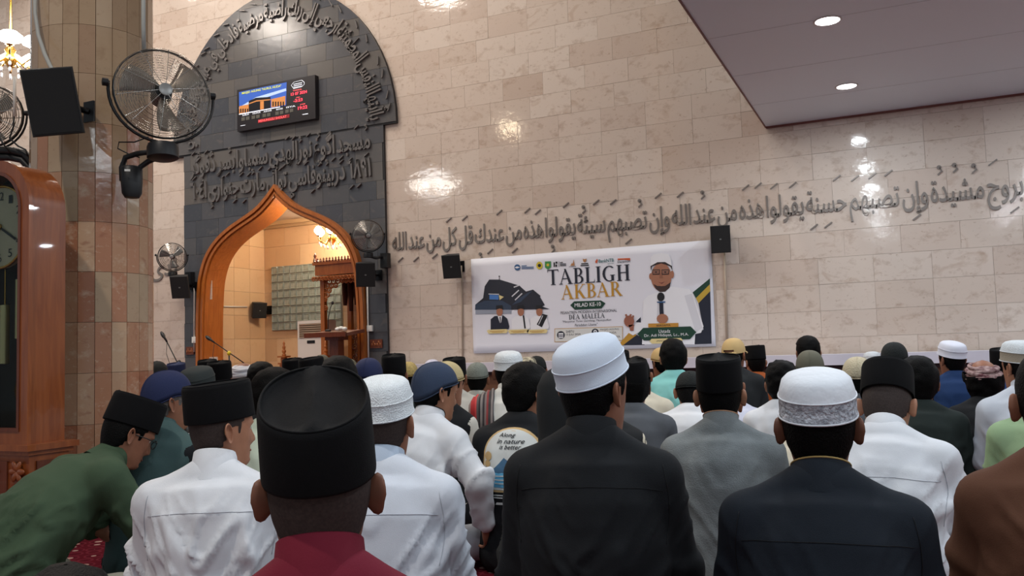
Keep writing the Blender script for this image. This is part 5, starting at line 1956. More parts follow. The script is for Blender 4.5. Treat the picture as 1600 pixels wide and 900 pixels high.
def cap_mesh(kind, slant=0.0, h=None, z0=.03):
    """returns list of (name, V, Q, material key) in head space; base plane near z=.03"""
    n = 40
    out = []
    if kind == 'peci':
        h = max(h or .098, .147 - z0)
        O = oval(n, .108, .086)
        prof = [(.96, .01), (1.0, 0.0), (1.012, .004), (1.0, h * .5), (.985, h * .92), (.965, h), (.93, h + .002), (.88, h - .008), (.60, h - .014), (.30, h - .013), (.0008, h - .012)]
        V = []
        for k, z in prof:
            P = O * k
            zz = np.full(n, z)
            if z > h * .8:
                zz = zz + slant * (P[:, 1] / .108) + (.016 * np.exp(-(P[:, 0] / .022) ** 2) * (k < .9))
            V.append(np.stack([P[:, 0], P[:, 1], zz], 1))
        out.append(('cap', np.concatenate(V), grid_quads(len(prof), n)))
        # top piping
        t = MB(); t.tube([tuple(p) for p in V[6]] + [tuple(V[6][0])], .0022, 5)
        out.append(('piping', np.array(t.v), np.array([f for f in t.f if len(f) == 4])))
    elif kind == 'kopiah':
        h = max(h or .098, .136 - z0)
        O = oval(n, .107, .0865)
        prof = [(.97, .012), (1.0, 0), (1.012, .003), (1.012, .010), (1.0, .012), (1.0, .048), (1.004, .050), (.995, .054), (.96, .066), (.90, h * .80), (.78, h * .90), (.55, h * .97), (.28, h), (.0008, h + .001)]
        V = [np.stack([O[:, 0] * k, O[:, 1] * k, np.full(n, z)], 1) for k, z in prof]
        out.append(('cap', np.concatenate(V[6:]), grid_quads(len(prof) - 6, n)))
        out.append(('band', np.concatenate(V[:7]), grid_quads(7, n)))
        t = MB(); t.tube([tuple(p) for p in V[6]] + [tuple(V[6][0])], .002, 5)
        out.append(('band_seam', np.array(t.v), np.array([f for f in t.f if len(f) == 4])))
        t = MB(); t.tube([tuple(p) for p in V[2]] + [tuple(V[2][0])], .0025, 5)
        out.append(('rim', np.array(t.v), np.array([f for f in t.f if len(f) == 4])))
    elif kind in ('dome', 'tight'):
        h = max(h or .110, .110)
        O = oval(n, .109, .0885)
        A = np.linspace(0, PI / 2, 12)
        prof = [(.96, .008), (1.005, 0)] + [(math.cos(a) ** .82, h * math.sin(a) ** .9) for a in A[1:-1]] + [(.0008, h)]
        V = [np.stack([O[:, 0] * k, O[:, 1] * k, np.full(n, z) - (.035 * np.clip(-O[:, 1] / .104, 0, 1) * (1 - z / h) if kind == 'tight' else 0)], 1) for k, z in prof]
        out.append(('cap', np.concatenate(V), grid_quads(len(prof), n)))
        t = MB(); t.tube([tuple(p) for p in V[1]] + [tuple(V[1][0])], .0025, 5)
        out.append(('rim', np.array(t.v), np.array([f for f in t.f if len(f) == 4])))
        t = MB(); j0 = 0
        t.tube([tuple(V[i][10] + np.array([0, 0, .001])) for i in range(1, len(V))] + [tuple(V[i][30] + np.array([0, 0, .001])) for i in range(len(V) - 1, 0, -1)], .0014, 5)
        out.append(('seam', np.array(t.v), np.array([f for f in t.f if len(f) == 4])))
    elif kind == 'turban':
        O = oval(n, .106, .086)
        A = np.linspace(0, PI / 2, 10)
        V = [np.stack([O[:, 0] * max(.0008, math.cos(a) ** .8), O[:, 1] * max(.0008, math.cos(a) ** .8), np.full(n, .09 * math.sin(a))], 1) for a in A]
        out.append(('cap', np.concatenate(V), grid_quads(len(V), n)))
        for i, (z, tl) in enumerate(((.008, .12), (.028, -.16), (.046, .10), (.060, -.1))):
            t = MB(); sc = 1.03 - .06 * i
            t.tube([(p[0] * sc, p[1] * sc, z + tl * p[0] + .05 * p[1] * (1 if i % 2 else -1) * .6) for p in list(O) + [O[0]]], .017 - .002 * i, 8)
            out.append(('wrap', np.array(t.v), np.array([f for f in t.f if len(f) == 4])))
    elif kind == 'baseball':
        O = oval(n, .106, .086)
        A = np.linspace(0, PI / 2, 12)
        V = [np.stack([O[:, 0] * max(.0008, math.cos(a) ** .7), O[:, 1] * max(.0008, math.cos(a) ** .7), np.full(n, .11 * math.sin(a))], 1) for a in A]
        Q = grid_quads(len(V), n)
        keep = []
        Vc = np.concatenate(V)
        for q_ in Q:
            c_ = Vc[q_].mean(0)
            keep.append(not (c_[1] < -.05 and abs(c_[0]) < .035 and c_[2] < .042 - abs(c_[0]) * .5))
        out.append(('cap', Vc, Q[np.array(keep)]))
        t = MB(); t.tube([(.085 * math.cos(a), -.003 + .106 * math.sin(a), .004) for a in np.linspace(-PI * .72, -PI * .28, 9)], .008, 6)
        out.append(('strap', np.array(t.v), np.array([f for f in t.f if len(f) == 4])))
        bv = []; nb = 12
        for r in (0.0, .35, .7, 1.0):
            for a in np.linspace(.35, PI - .35, nb):
                bv.append((.086 * math.cos(a), .100 * math.sin(a) + .075 * r * math.sin(a), .012 - .02 * r - .012 * abs(math.cos(a))))
        bq = np.array([(i * nb + j, i * nb + j + 1, (i + 1) * nb + j + 1, (i + 1) * nb + j) for i in range(3) for j in range(nb - 1)])
        out.append(('brim', np.array(bv), bq))
    elif kind == 'hood':
        O = oval(n, .128, .108)
        prof = [(1.25, -.17), (1.12, -.13), (1.0, -.09), (1.0, -.03), (1.02, .03), (.98, .08), (.80, .125), (.5, .145), (.0008, .15)]
        V = [np.stack([O[:, 0] * k, O[:, 1] * k - .012, np.full(n, z) + .03 * np.clip(-O[:, 1] / .12, 0, 1) * (z > .05)], 1) for k, z in prof]
        Vc = np.concatenate(V); Q = grid_quads(len(prof), n)
        c_ = Vc[Q].mean(1)
        keep = ~((c_[:, 1] > .075) & (c_[:, 2] < .09) & (c_[:, 2] > -.12))
        out.append(('hood', Vc, Q[keep]))
    return out


def hair_mesh(style, cut=None):
    th_ = {'short': .006, 'buzz': .003, 'thick': .020, 'spiky': .018, 'curly': .034, 'flat': .016}[style]
    V = _HV.copy()
    c = np.array([0, -.005, .02])
    nrm = V - c
    nrm /= np.linalg.norm(nrm, axis=-1)[..., None]
    x, y, z = V[..., 0], V[..., 1], V[..., 2]
    ang = np.arctan2(y, np.abs(x))                      # -90 back .. 90 front
    line_ = np.interp(np.degrees(ang), [-90, -60, -40, -20, -8, 5, 20, 35, 60, 90], [-.085, -.085, -.072, -.045, .0, .022, -.012, .05, .066, .070] if style != 'curly' else [-.19, -.19, -.17, -.1, -.02, .02, .0, .05, .066, .07])
    m_ = np.clip((z - line_) / .02, 0, 1)
    t = th_ * m_ ** .5 - .004 * (m_ <= 0)
    if style in ('thick', 'spiky', 'curly', 'flat'):
        t = t * (1 + .25 * np.clip(z / .12, 0, 1))
        nn = vnoise(V.reshape(-1, 3) * (38 if style != 'curly' else 45) + 7).reshape(z.shape)
        t = t + (nn - .5) * m_ * {'thick': .012, 'spiky': .022, 'curly': .022, 'flat': .006}[style]
        if style == 'flat':
            t = t + .012 * m_ * np.clip((np.abs(x) + np.maximum(y, 0) - .05) / .06, 0, 1) * (z > .06)
    P = V + nrm * t[..., None]
    Q = _HQ
    keep = m_.reshape(-1)[Q].max(1) > 0
    if cut:
        vv = V.reshape(-1, 3)
        ab_ = vv[:, 2] > cut[0] + vv[:, 1] * math.tan(math.radians(cut[1])) + .012
        keep &= ~(ab_[Q].all(1))
    return P.reshape(-1, 3), Q[keep]


N_PEOPLE = 0


def person(label, hx, hy, d, yaw=0, hyaw=0, bow=0, roll=0, side=0.0, fwd=0.06, build=1.0, shirt=None, sleeve='long', cap=None, capmat=None, capz=.028, cappitch=8,
           caproll=0, slant=0., caph=None, hair='short', hairmat=None, skin=0, trousers=None, vest=None, collar=None, arms=None, scale=1.0, folds=.010, face=False, seams=None, vox=None,
           slouch=.04, bandmat=None, legs=True, hands=(0.5, 0.5), curl=.35, sh_w=1.0, group='seated worshippers'):
    global N_PEOPLE
    N_PEOPLE += 1
    seed = N_PEOPLE
    R = math.radians
    Hp = at_d(hx, hy, d)
    rv = ray(hx, hy)
    alpha = math.atan2(rv[1], rv[0])
    rz = alpha - R(yaw) - PI / 2
    c, s = math.cos(rz), math.sin(rz)
    bx, by = Hp[0] - (c * side - s * fwd), Hp[1] - (s * side + c * fwd)
    root = thing('person', label, 'person', (bx, by, 0), rz, group)
    hl = np.array([side, fwd, Hp[2]])
    S_ = scale
    Rh = rot('z', -R(hyaw)) @ rot('x', -R(bow)) @ rot('y', R(roll)) * S_
    nk = rot('z', -R(hyaw * .3)) @ rot('x', -R(bow * .7)) @ np.array([0, .046, .104]) * S_
    Nb = hl - nk
    P0 = np.array([0, -.02, .06])
    P1 = P0 * .5 + Nb * .5 + np.array([0, -.05 - slouch, .03])
    ts = np.linspace(0, 1, 8)
    sp = np.array([(1 - t) ** 2 * P0 + 2 * t * (1 - t) * P1 + t * t * Nb for t in ts])
    T = Nb - P1; T /= np.linalg.norm(T)
    sp[-1] = Nb - T * .045 * S_
    X = np.array([1.0, 0, 0])
    wid = np.interp(ts, [0, .2, .4, .6, .78, .9, 1], [.195, .185, .175, .180, .172, .118, .060]) * build * S_ * sh_w
    dep = np.interp(ts, [0, .2, .4, .6, .78, .9, 1], [.145, .135, .122, .126, .120, .092, .060]) * build * S_
    if vox is None:
        vox = .0105 if d < 3.2 else .0135 if d < 4.6 else .018 if d < 6.6 else .025
    if arms is None:
        arms = {}
    sh = {}; el = {}; wr_ = {}
    for q_ in (1, -1):
        sh[q_] = Nb - T * .112 * S_ + X * (.160 * q_ * build ** .5 * S_ * sh_w) + np.array([0, .012, 0])
        key = 'R' if q_ > 0 else 'L'
        if key in arms:
            el[q_], wr_[q_] = (np.array(v, float) for v in arms[key])
        else:
            el[q_] = sh[q_] + np.array([.042 * q_, .05, -.25]) * S_
            el[q_][2] = max(el[q_][2], .16)
            wr_[q_] = np.array([.16 * q_, .27, .235]) * S_ + np.array([0, .0, 0])
    m_sh = shirt or cloth('white', (214, 217, 222))
    m_tr = trousers or cloth('charcoal', (44, 44, 48))
    # ---- shirt
    allp = np.array(list(sp) + [sh[1], sh[-1], el[1], el[-1], wr_[1], wr_[-1]])
    lo = allp.min(0) - .20; hi = allp.max(0) + .13
    lo[2] = -.03; lo[0] = min(lo[0], -.32); hi[0] = max(hi[0], .32)

    def torso(f_, kk=1.0, off=0.0):
        f_.loft(sp, wid * kk + off, dep * kk + off, X, .02)
        for q_ in (1, -1):
            f_.cap(Nb - T * .026 + X * .040 * q_, sh[q_] - X * .008 * q_, .050 * kk * S_ + off, .062 * kk * S_ * build ** .5 + off, .05)
        f_.ell((0, -.02, .09), (.205 * build * S_ * kk, .165 * build * S_ * kk, .115 * S_ * kk), .04)

    f_ = Field(lo, hi, vox)
    torso(f_)
    ab = build ** .6 * S_
    for q_ in (1, -1):
        if sleeve == 'long':
            f_.cap(sh[q_], el[q_], .066 * ab, .056 * ab, .022)
            f_.cap(el[q_], el[q_] + (wr_[q_] - el[q_]) * .94, .055 * ab, .040 * ab, .03)
        elif sleeve == 'short':
            f_.cap(sh[q_], sh[q_] + (el[q_] - sh[q_]) * .86, .067 * ab, .066 * ab, .022)
    V, Q = f_.mesh()
    nrm = vnormals(V, Q)
    if folds:
        hN = Nb[2]
        u = V[:, 0]; zz = V[:, 2]; yy = V[:, 1]
        sg = np.tanh(u / .05)
        along = -zz * .80 - sg * u * .55
        across = sg * u * .80 - zz * .55
        o_ = seed * 3.7
        n1 = vnoise(np.stack([across * 15 + o_, along * 3.2 + sg * .8, yy * 5 + o_], 1))
        n2 = vnoise(np.stack([across * 30 + o_ + 9, along * 6, yy * 9], 1))
        n3 = vnoise(np.stack([u * 5 + o_, yy * 6, zz * 26], 1))
        r1 = 1 - np.abs(2 * n1 - 1)
        hrel = np.clip((hN - zz) / max(.1, hN), 0, 1)
        lowm = np.clip((hrel - .06) / .28, 0, 1)
        waist = np.clip((hrel - .55) / .3, 0, 1)
        c1 = np.exp(-((n1 - .5) / .07) ** 2) - .25
        c2 = np.exp(-((n2 - .5) / .09) ** 2) - .25
        disp = folds * (c1 * 1.0 * lowm + c2 * .55 * lowm + (n3 - .5) * 1.2 * waist)
        disp += folds * .8 * (vnoise(V * 7 + o_) - .5)
        V = V + nrm * disp[:, None]
    V[:, 2] = np.maximum(V[:, 2], .006)
    so = np_obj('shirt', V, Q, m_sh, root)
    VS, QS = V, Q
    if vest is not None:
        f2 = Field(lo, hi, vox)
        torso(f2, 1.0, .010)
        V2, Q2 = f2.mesh(); V2[:, 2] = np.maximum(V2[:, 2], .006)
        np_obj('vest', V2, Q2, vest, root)
        VS, QS = V2, Q2
    # ---- trousers
    if legs:
        f3 = Field((-.48 * S_, -.22, -.03), (.48 * S_, .56, .26), max(vox, .016))
        for q_ in (1, -1):
            f3.cap((.085 * q_ * S_, .0, .10), (.25 * q_ * S_, .29 * S_, .11), .092 * S_, .072 * S_, .04)
            f3.cap((.25 * q_ * S_, .29 * S_, .10), (-.05 * q_ * S_, .36 * S_, .065), .066 * S_, .05 * S_, .03)
        V3, Q3 = f3.mesh()
        V3 = V3 + vnormals(V3, Q3) * (.010 * (vnoise(np.stack([V3[:, 0] * 22, V3[:, 1] * 9, V3[:, 2] * 9], 1) + seed) - .5))[:, None]
        V3[:, 2] = np.maximum(V3[:, 2], .004)
        np_obj('trousers', V3, Q3, m_tr, root)
    # ---- body : head and neck, torso and limbs under the clothes, hands and feet, one mesh
    f4 = Field((min(lo[0], -.45), lo[1], -.02), (max(hi[0], .45), max(hi[1], .56), hi[2]), .024)
    torso(f4, .80)
    for q_ in (1, -1):
        f4.cap(sh[q_], el[q_], .046 * ab, .040 * ab, .02)
        f4.cap(el[q_], wr_[q_], .039 * ab, .026 * ab, .02)
        if legs:
            f4.cap((.085 * q_ * S_, .0, .10), (.25 * q_ * S_, .29 * S_, .11), .07 * S_, .055 * S_, .03)
            f4.cap((.25 * q_ * S_, .29 * S_, .10), (-.05 * q_ * S_, .36 * S_, .065), .05 * S_, .036 * S_, .03)
            f4.cap((-.05 * q_ * S_, .36 * S_, .045), (-.14 * q_ * S_, .42 * S_, .04), .034 * S_, .028 * S_, .02)
    V4, Q4 = f4.mesh()
    V4[:, 2] = np.maximum(V4[:, 2], .008)
    Vb = [V4]; Qb = [Q4]; off = len(V4)

    def addb(P, Q_):
        nonlocal off
        Vb.append(np.asarray(P, np.float32)); Qb.append(np.asarray(Q_) + off); off += len(P)

    HVp = (_HV.reshape(-1, 3) @ Rh.T) + hl
    # let the bottom of the neck flow into the shoulders
    k_ = np.clip((-.125 - _HV.reshape(-1, 3)[:, 2]) / .075, 0, 1)[:, None]
    tgt = (_HV.reshape(-1, 3) * np.array([1, 1, 0])) @ rot('x', -R(bow * .4)).T * S_ + Nb + T * (-.05 * S_) + np.array([0, .02, 0])
    HVp = HVp * (1 - k_) + tgt * k_
    addb(HVp, _HQ)
    for q_ in (1, -1):
        P, Qe = ear_mesh(q_)
        addb(P @ Rh.T + hl, Qe)
    if d < 4.6 and sleeve != 'none':
        for q_ in (1, -1):
            dr = wr_[q_] - el[q_]; dr /= np.linalg.norm(dr)
            d2 = dr * .6 + np.array([-.25 * q_, .5, -.1]) if not (arms.get('R' if q_ > 0 else 'L')) else dr
            hb = hand_geom(wr_[q_], d2, (0, -.2, 1) if not arms.get('R' if q_ > 0 else 'L') else (.9 * q_, -.3, .3), -q_, curl)
            qd = np.array([f for f in hb.f if len(f) == 4])
            addb(np.array(hb.v), qd)
    np_obj('body', np.concatenate(Vb), np.concatenate(Qb), SKIN[skin], root)
    # ---- hair
    if hair:
        P, Qh = hair_mesh(hair, (capz, cappitch) if cap and cap != 'hood' else None)
        np_obj('hair', P @ Rh.T + hl, Qh, hairmat or (M_buzz if hair == 'buzz' else M_hair), root)
    # ---- cap
    if cap:
        Rc = Rh @ rot('x', R(cappitch)) @ rot('y', R(caproll))
        co = None
        for i, (nm, P, Qc) in enumerate(cap_mesh(cap, slant, caph, capz)):
            o_ = np_obj(nm, P @ Rc.T + (Rh @ np.array([0, -.006, capz])) + hl, Qc, (bandmat if bandmat and nm == 'band' else capmat) or cloth('black_velvet', (11, 11, 13), .95), root if i == 0 else co)
            if i == 0:
                co = o_
            if nm in ('brim', 'hood'):
                md_ = o_.modifiers.new('thick', 'SOLIDIFY'); md_.thickness = .004
    # ---- collar
    if collar:
        cm = collar[0] if isinstance(collar, tuple) else m_sh
        ch = collar[1] if isinstance(collar, tuple) else .036
        n = 32
        V = []
        for k, zc in ((1.12, -.060), (1.05, -.01), (.99, ch), (.95, ch + .003), (.92, ch), (.92, -.03)):
            for j in range(n):
                a = 2 * PI * j / n
                x_, y_ = .066 * k * math.cos(a), .068 * k * math.sin(a)
                zf = zc - (.022 * max(0, math.sin(a)) if zc > 0 else 0)
                V.append(Nb + (X * x_ + np.cross(T, X) * y_ + T * (zf + .0)) * S_ + np.array([0, .006, 0]))
        co = np_obj('collar', np.array(V), grid_quads(6, n), cm, root)
        if len(collar if isinstance(collar, tuple) else ()) > 2:
            t = MB(); t.tube([tuple(p) for p in V[2 * n:3 * n]] + [tuple(V[2 * n])], .0022, 5)
            t.build('collar_piping', collar[2], co, True)
    # ---- seams stitched over the back
    if seams:
        bv = BVHTree.FromPolygons([Vector(p) for p in VS.tolist()], QS.tolist())
        dirv = Vector((0, 1, 0))

        def draped(pts, off_=.0012):
            out = []
            for p in pts:
                hit = bv.ray_cast(Vector((p[0], -1.2, p[1])), dirv)
                if hit[0] is not None:
                    out.append(hit[0] + hit[1] * off_)
            return out
        zs = Nb[2] - .115 * S_
        pts = draped([(x_, zs - .02 * (x_ / .2) ** 2) for x_ in np.linspace(-.175, .175, 40)])
        if len(pts) > 4:
            t = MB(); t.tube(pts, .0008, 5); t.build('yoke_seam', seams, so, True)
        for q_ in (1, -1):
            pts = draped([(q_ * (.178 + .012 * math.sin(k * 3.1)), Nb[2] - .07 - .19 * k) for k in np.linspace(0, 1, 26)])
            if len(pts) > 4:
                t = MB(); t.tube(pts, .0008, 5); t.build('sleeve_seam', seams, so, True)
    # ---- face details
    if face:
        for q_ in (1, -1):
            e_ = MB(); e_.ell((q_ * .031, .0690, .004), (.0125, .0125, .0105), 12, 8)
            ev = np.array(e_.v) @ Rh.T + hl
            eo = np_obj('eye', ev, np.array([f for f in e_.f if len(f) == 4]), mat('eye_white', (214, 208, 200), .2), root)
            i_ = MB(); i_.ell((q_ * .032, .0780, .003), (.0055, .0045, .0055), 10, 6)
            np_obj('iris', np.array(i_.v) @ Rh.T + hl, np.array([f for f in i_.f if len(f) == 4]), mat('iris_dark', (28, 20, 16), .15), eo)
            for nm, z_, r_, m_ in (('eyelid', .0105, .0035, SKIN[skin]), ('eyebrow', .0215, .003, M_hair)):
                b_ = MB(); b_.tube([(q_ * (.016 + .032 * k), .0830 - .014 * k * k - (.004 if nm == 'eyelid' else -.003), z_ + .005 * math.sin(k * 2.6) - (.003 if nm == 'eyelid' else 0)) for k in np.linspace(0, 1, 7)], [r_ * .5, r_, r_, r_, r_, r_ * .8, r_ * .4], 6, flat=1.0)
                np_obj(nm, np.array(b_.v) @ Rh.T + hl, np.array([f for f in b_.f if len(f) == 4]), m_, root)
        l_ = MB()
        l_.tube([(x_, .0900 - 12 * x_ * x_, -.0705 + .004 * (1 - (x_ / .024) ** 2) * 0) for x_ in np.linspace(-.024, .024, 9)], [.001, .003, .004, .0045, .0045, .0045, .004, .003, .001], 6)
        np_obj('lips', np.array(l_.v) @ Rh.T + hl, np.array([f for f in l_.f if len(f) == 4]), mat('lips', (128, 78, 68), .45), root)
    return dict(root=root, hl=hl, Nb=Nb, T=T, V=VS, Q=QS, Rh=Rh, shirt=so, S=S_, sh=sh)


def np_tube(name, pts, r, m_, parent, n=6):
    t = MB(); t.tube([tuple(p) for p in pts], r, n)
    return t.build(name, m_, parent, True)

# ------------------------------------------------------------------ who sits where
W_ = lambda n, c, **k: cloth(n, c, **k)
white = W_('white', (216, 219, 224)); white2 = W_('white_cool', (200, 206, 216)); cream = W_('cream', (214, 206, 186)); blk = W_('black', (24, 26, 29)); blk2 = W_('black_soft', (34, 36, 38))
navyc = W_('dark_navy', (26, 32, 40)); greyc = W_('grey_linen', (122, 128, 130), weave=220, strength=.3, mottle=.22); brown = W_('brown', (92, 60, 44)); brown2 = W_('brown_dark', (74, 52, 46))
maroon = W_('maroon', (110, 26, 44)); olive = W_('army_green', (62, 80, 60)); ltgreen = W_('pale_green', (146, 172, 134)); mint = W_('mint', (132, 196, 192)); blue = W_('royal_navy', (28, 52, 92)); orange = W_('burnt_orange', (160, 82, 40))
teal = W_('teal_grey', (66, 88, 88)); grey2 = W_('steel_grey', (84, 88, 94)); beige = W_('beige_stripe', (198, 194, 184)); dgreen = W_('dark_green', (34, 42, 40)); olivetr = W_('olive_trousers', (58, 62, 54)); khaki = W_('khaki_trousers', (150, 148, 134))
lav = W_('lavender', (204, 206, 222)); ltg2 = W_('pale_mint', (196, 208, 190))
velvet = cloth('black_velvet', (11, 11, 13), .95)
capwhite = mat('cap_white_knit', (222, 228, 232), .8, noise=(60, .08), bump=(240, .6))
caplace = mat('cap_white_lace', (204, 208, 216), .8, col2=(146, 150, 160), noise=(75, .3), bump=(120, 1.0))
capcot = mat('cap_white_cotton', (222, 226, 232), .8, bump=(22, .5))
capband = mat('cap_brown_band', (150, 140, 124), .85, bump=(150, .4))
capplain = mat('cap_white_plain', (206, 216, 230), .75, bump=(400, .1))
capnavy = mat('cap_navy', (26, 36, 74), .85, bump=(300, .2)); capblue = mat('cap_slate_blue', (44, 58, 82), .85, bump=(300, .2)); capcream = mat('cap_cream_knit', (196, 184, 156), .85, bump=(130, .9)); capgold = mat('cap_gold', (200, 176, 110), .7, bump=(150, .6), noise=(60, .3))
capgrey = mat('cap_grey_knit', (128, 134, 126), .85, bump=(150, .8)); captan = mat('cap_tan', (198, 168, 116), .85); capdg = mat('cap_dark_green', (44, 50, 50), .85); capol = mat('cap_olive', (96, 94, 80), .85); capbeige = mat('cap_beige', (188, 172, 128), .85, bump=(140, .6)); capblk = mat('cap_black_knit', (24, 28, 28), .9, bump=(160, .6))
stitch_w = mat('stitch_grey', (172, 176, 184), .8); stitch_b = mat('stitch_dark', (12, 13, 15), .8); goldpipe = mat('gold_piping', (178, 150, 92), .5)

G = person
# nearest row
p1 = G('man in maroon shirt and tall black velvet cap, nearest to the camera', 500, 768, 1.33, yaw=2, fwd=.05, shirt=maroon, cap='peci', capz=.030, cappitch=12, caproll=-3, slant=.026, caph=.108, hair='buzz', skin=2, collar=True, folds=.007, trousers=blk, vox=.010)
p8 = G('man in dark navy shirt with white lace cap, seen from behind', 1279, 668, 2.02, yaw=0, fwd=.08, shirt=navyc, cap='kopiah', capmat=capcot, bandmat=caplace, capz=.030, cappitch=10, caph=.098, hair='short', skin=2, collar=(navyc, .022, goldpipe), folds=.007, build=1.04, seams=stitch_b, vox=.010)
p6 = G('man in black shirt and plain white cap sitting tall before the banner', 929, 612, 2.28, yaw=8, hyaw=30, fwd=.03, shirt=blk, cap='kopiah', capmat=capplain, capz=.038, cappitch=20, caph=.108, hair='short', skin=0, collar=(blk, .030), folds=.008, build=1.05, seams=stitch_b, face=True, vox=.010)
p10 = G('man in brown shirt cut off by the right edge of the photo', 1652, 632, 1.95, yaw=-8, fwd=.08, shirt=brown, hair='short', skin=0, folds=.013)
p2 = G('man in white shirt and black velvet cap looking to the right', 347, 672, 2.72, yaw=16, hyaw=50, fwd=.02, shirt=white, cap='peci', capz=.034, cappitch=6, caph=.098, hair='buzz', skin=1, collar=True, folds=.021, build=1.10, seams=stitch_w, face=True)
p3 = G('man in army green shirt with black velvet cap and glasses, bending forward', 200, 680, 3.4, yaw=62, hyaw=10, bow=26, fwd=.46, slouch=.16, shirt=olive, sleeve='short', cap='peci', capz=.034, cappitch=4, caph=.092, hair='short', skin=0, collar=True, folds=.022, build=1.12, face=True,
       arms={'R': ((.20, .42, .30), (.12, .56, .14)), 'L': ((-.22, .45, .28), (-.12, .58, .14))}, trousers=khaki)
p4 = G('man in white shirt and white knitted cap behind the maroon shirt', 600, 664, 2.52, yaw=12, hyaw=6, fwd=.05, shirt=white2, cap='kopiah', capmat=capwhite, capz=.030, cappitch=10, caph=.112, hair='buzz', skin=0, collar=(cloth('pale_blue', (176, 190, 208)), .034), folds=.019, build=1.06, seams=stitch_w, trousers=olivetr)
p9 = G('man in white shirt with black cap bowing his head, right side', 1386, 638, 2.98, yaw=8, bow=34, fwd=.22, slouch=.08, shirt=white, cap='peci', capz=.040, cappitch=6, caph=.088, hair='buzz', skin=1, collar=True, folds=.020, build=1.08, seams=stitch_w)
p7 = G('man in grey linen shirt and tall black velvet cap', 1125, 619, 3.3, yaw=2, fwd=.05, shirt=greyc, cap='peci', capz=.030, cappitch=8, caph=.118, hair='short', skin=1, collar=(greyc, .034, mat('collar_stitch', (186, 140, 110), .7)), folds=.008, build=1.05, vox=.012)
p11 = G('person in pale green shirt cut off by the right edge', 1646, 596, 3.2, yaw=4, fwd=.05, shirt=ltgreen, hair='short', folds=.012)
p5 = G('man in white shirt and slate blue skullcap leaning with hand on thigh', 680, 615, 3.75, yaw=34, hyaw=26, bow=6, side=.10, fwd=.12, shirt=white, cap='tight', capmat=capblue, capz=.026, cappitch=16, caph=.100, hair='short', skin=1, collar=(white, .034, stitch_b), folds=.016, build=1.10, vox=.0115, face=True,
       arms={'R': ((.36, .03, .40), (.335, .13, .215))}, trousers=white2, curl=.75)
p34 = G('person in black hooded jacket partly behind the plain white cap', 902, 650, 3.05, yaw=58, shirt=blk2, cap='hood', capmat=blk2, capz=0, cappitch=0, folds=.012, fwd=.14)
p33 = G('boy in black T-shirt with a printed lake picture on the back', 822, 616, 3.80, yaw=22, hyaw=24, fwd=.06, bow=6, shirt=W_('tee_black', (26, 28, 31)), sleeve='short', hair='thick', skin=1, folds=.004, scale=.97, build=.98, vox=.012)
p46 = G('bearded man in navy skullcap and teal vest near the column', 262, 630, 3.7, yaw=38, hyaw=30, fwd=.06, shirt=blk, vest=teal, cap='tight', capmat=capnavy, capz=.030, cappitch=6, caph=.095, hair='short', hairmat=M_grey, skin=0, collar=(teal, .035), face=True)
p50 = G('dark-haired man in pale green shirt beyond the man in white', 430, 624, 3.95, yaw=24, hyaw=14, shirt=ltg2, hair='thick', skin=1)
p56 = G('child with black hair at the bottom left corner', 102, 1004, 1.45, yaw=15, shirt=blk, hair='thick', scale=.86, fwd=.03, vox=.014)
p26 = G('person in black vest over white sleeves behind the plain white cap', 934, 622, 4.2, yaw=2, shirt=cream, vest=blk2, hair='short')
p30 = G('person in brown shirt directly beyond the grey linen shirt', 1127, 632, 4.15, yaw=0, shirt=brown2, hair='short', fwd=.12)
p31 = G('person in white shirt just beyond the white lace cap', 1258, 650, 3.75, yaw=-2, shirt=cream, hair='short', fwd=.12)
p12 = G('man in white shirt and banded white cap at the right edge', 1597, 575, 4.25, yaw=-6, hyaw=-34, shirt=white2, cap='kopiah', capmat=capwhite, bandmat=capband, capz=.030, cappitch=6, hair='short', skin=1, collar=True)
p16 = G('black-haired person in dark green shirt beyond the bowing man', 1436, 600, 4.5, yaw=2, shirt=dgreen, hair='thick', fwd=.10)
p17 = G('person with cream knitted cap behind the white lace cap', 1341, 594, 5.1, yaw=0, shirt=grey2, cap='dome', capmat=capcream, capz=.028, hair='short')
p20 = G('boy with spiky black hair in white shirt left of the lace cap', 1223, 602, 4.6, yaw=6, shirt=white, hair='spiky', scale=.92, skin=1)
p45 = G('man in dark green cap and white shirt next to the navy skullcap', 310, 612, 4.7, yaw=30, shirt=white, cap='kopiah', capmat=capdg, capz=.030, caph=.10, cappitch=12, hair='short')
p53 = G('black-haired man left of the white knitted cap', 530, 600, 4.5, yaw=12, shirt=blk, hair='thick')
p29 = G('person in white shirt with black cap bowing below the mint shirt', 1079, 614, 5.15, yaw=4, bow=20, fwd=.16, shirt=white, cap='dome', capmat=capblk, capz=.020, hair='short', build=1.1)
p25 = G('man in steel grey shirt and black cap right of the plain white cap', 989, 606, 4.7, yaw=6, shirt=grey2, cap='peci', capz=.028, caph=.10, hair='thick', build=1.05)
p39 = G('man in beige cap and dark vest beyond the slate blue skullcap', 698, 604, 4.75, yaw=30, hyaw=20, shirt=beige, vest=blk, cap='dome', capmat=capbeige, capz=.028, hair='short')
p14 = G('long-haired person in black shirt with a patterned red headwrap', 1537, 596, 5.2, yaw=-4, shirt=blk, cap='turban', capmat=mat('headwrap_pattern', (176, 150, 146), .85, col2=(86, 36, 46), noise=(34, .5)), capz=.026, hair='curly')
p35 = G('man in white shirt with white cap and a red striped scarf on his shoulder', 795, 584, 5.2, yaw=4, shirt=W_('offwhite', (214, 214, 208)), cap='kopiah', capmat=capwhite, capz=.034, caph=.098, hair='short', skin=2, collar=True, build=1.04, vox=.014)
p55 = G('dark-haired man in navy shirt right of the pulpit', 576, 592, 5.35, yaw=14, shirt=blue, hair='short', cap='dome', capmat=capnavy, capz=.02)
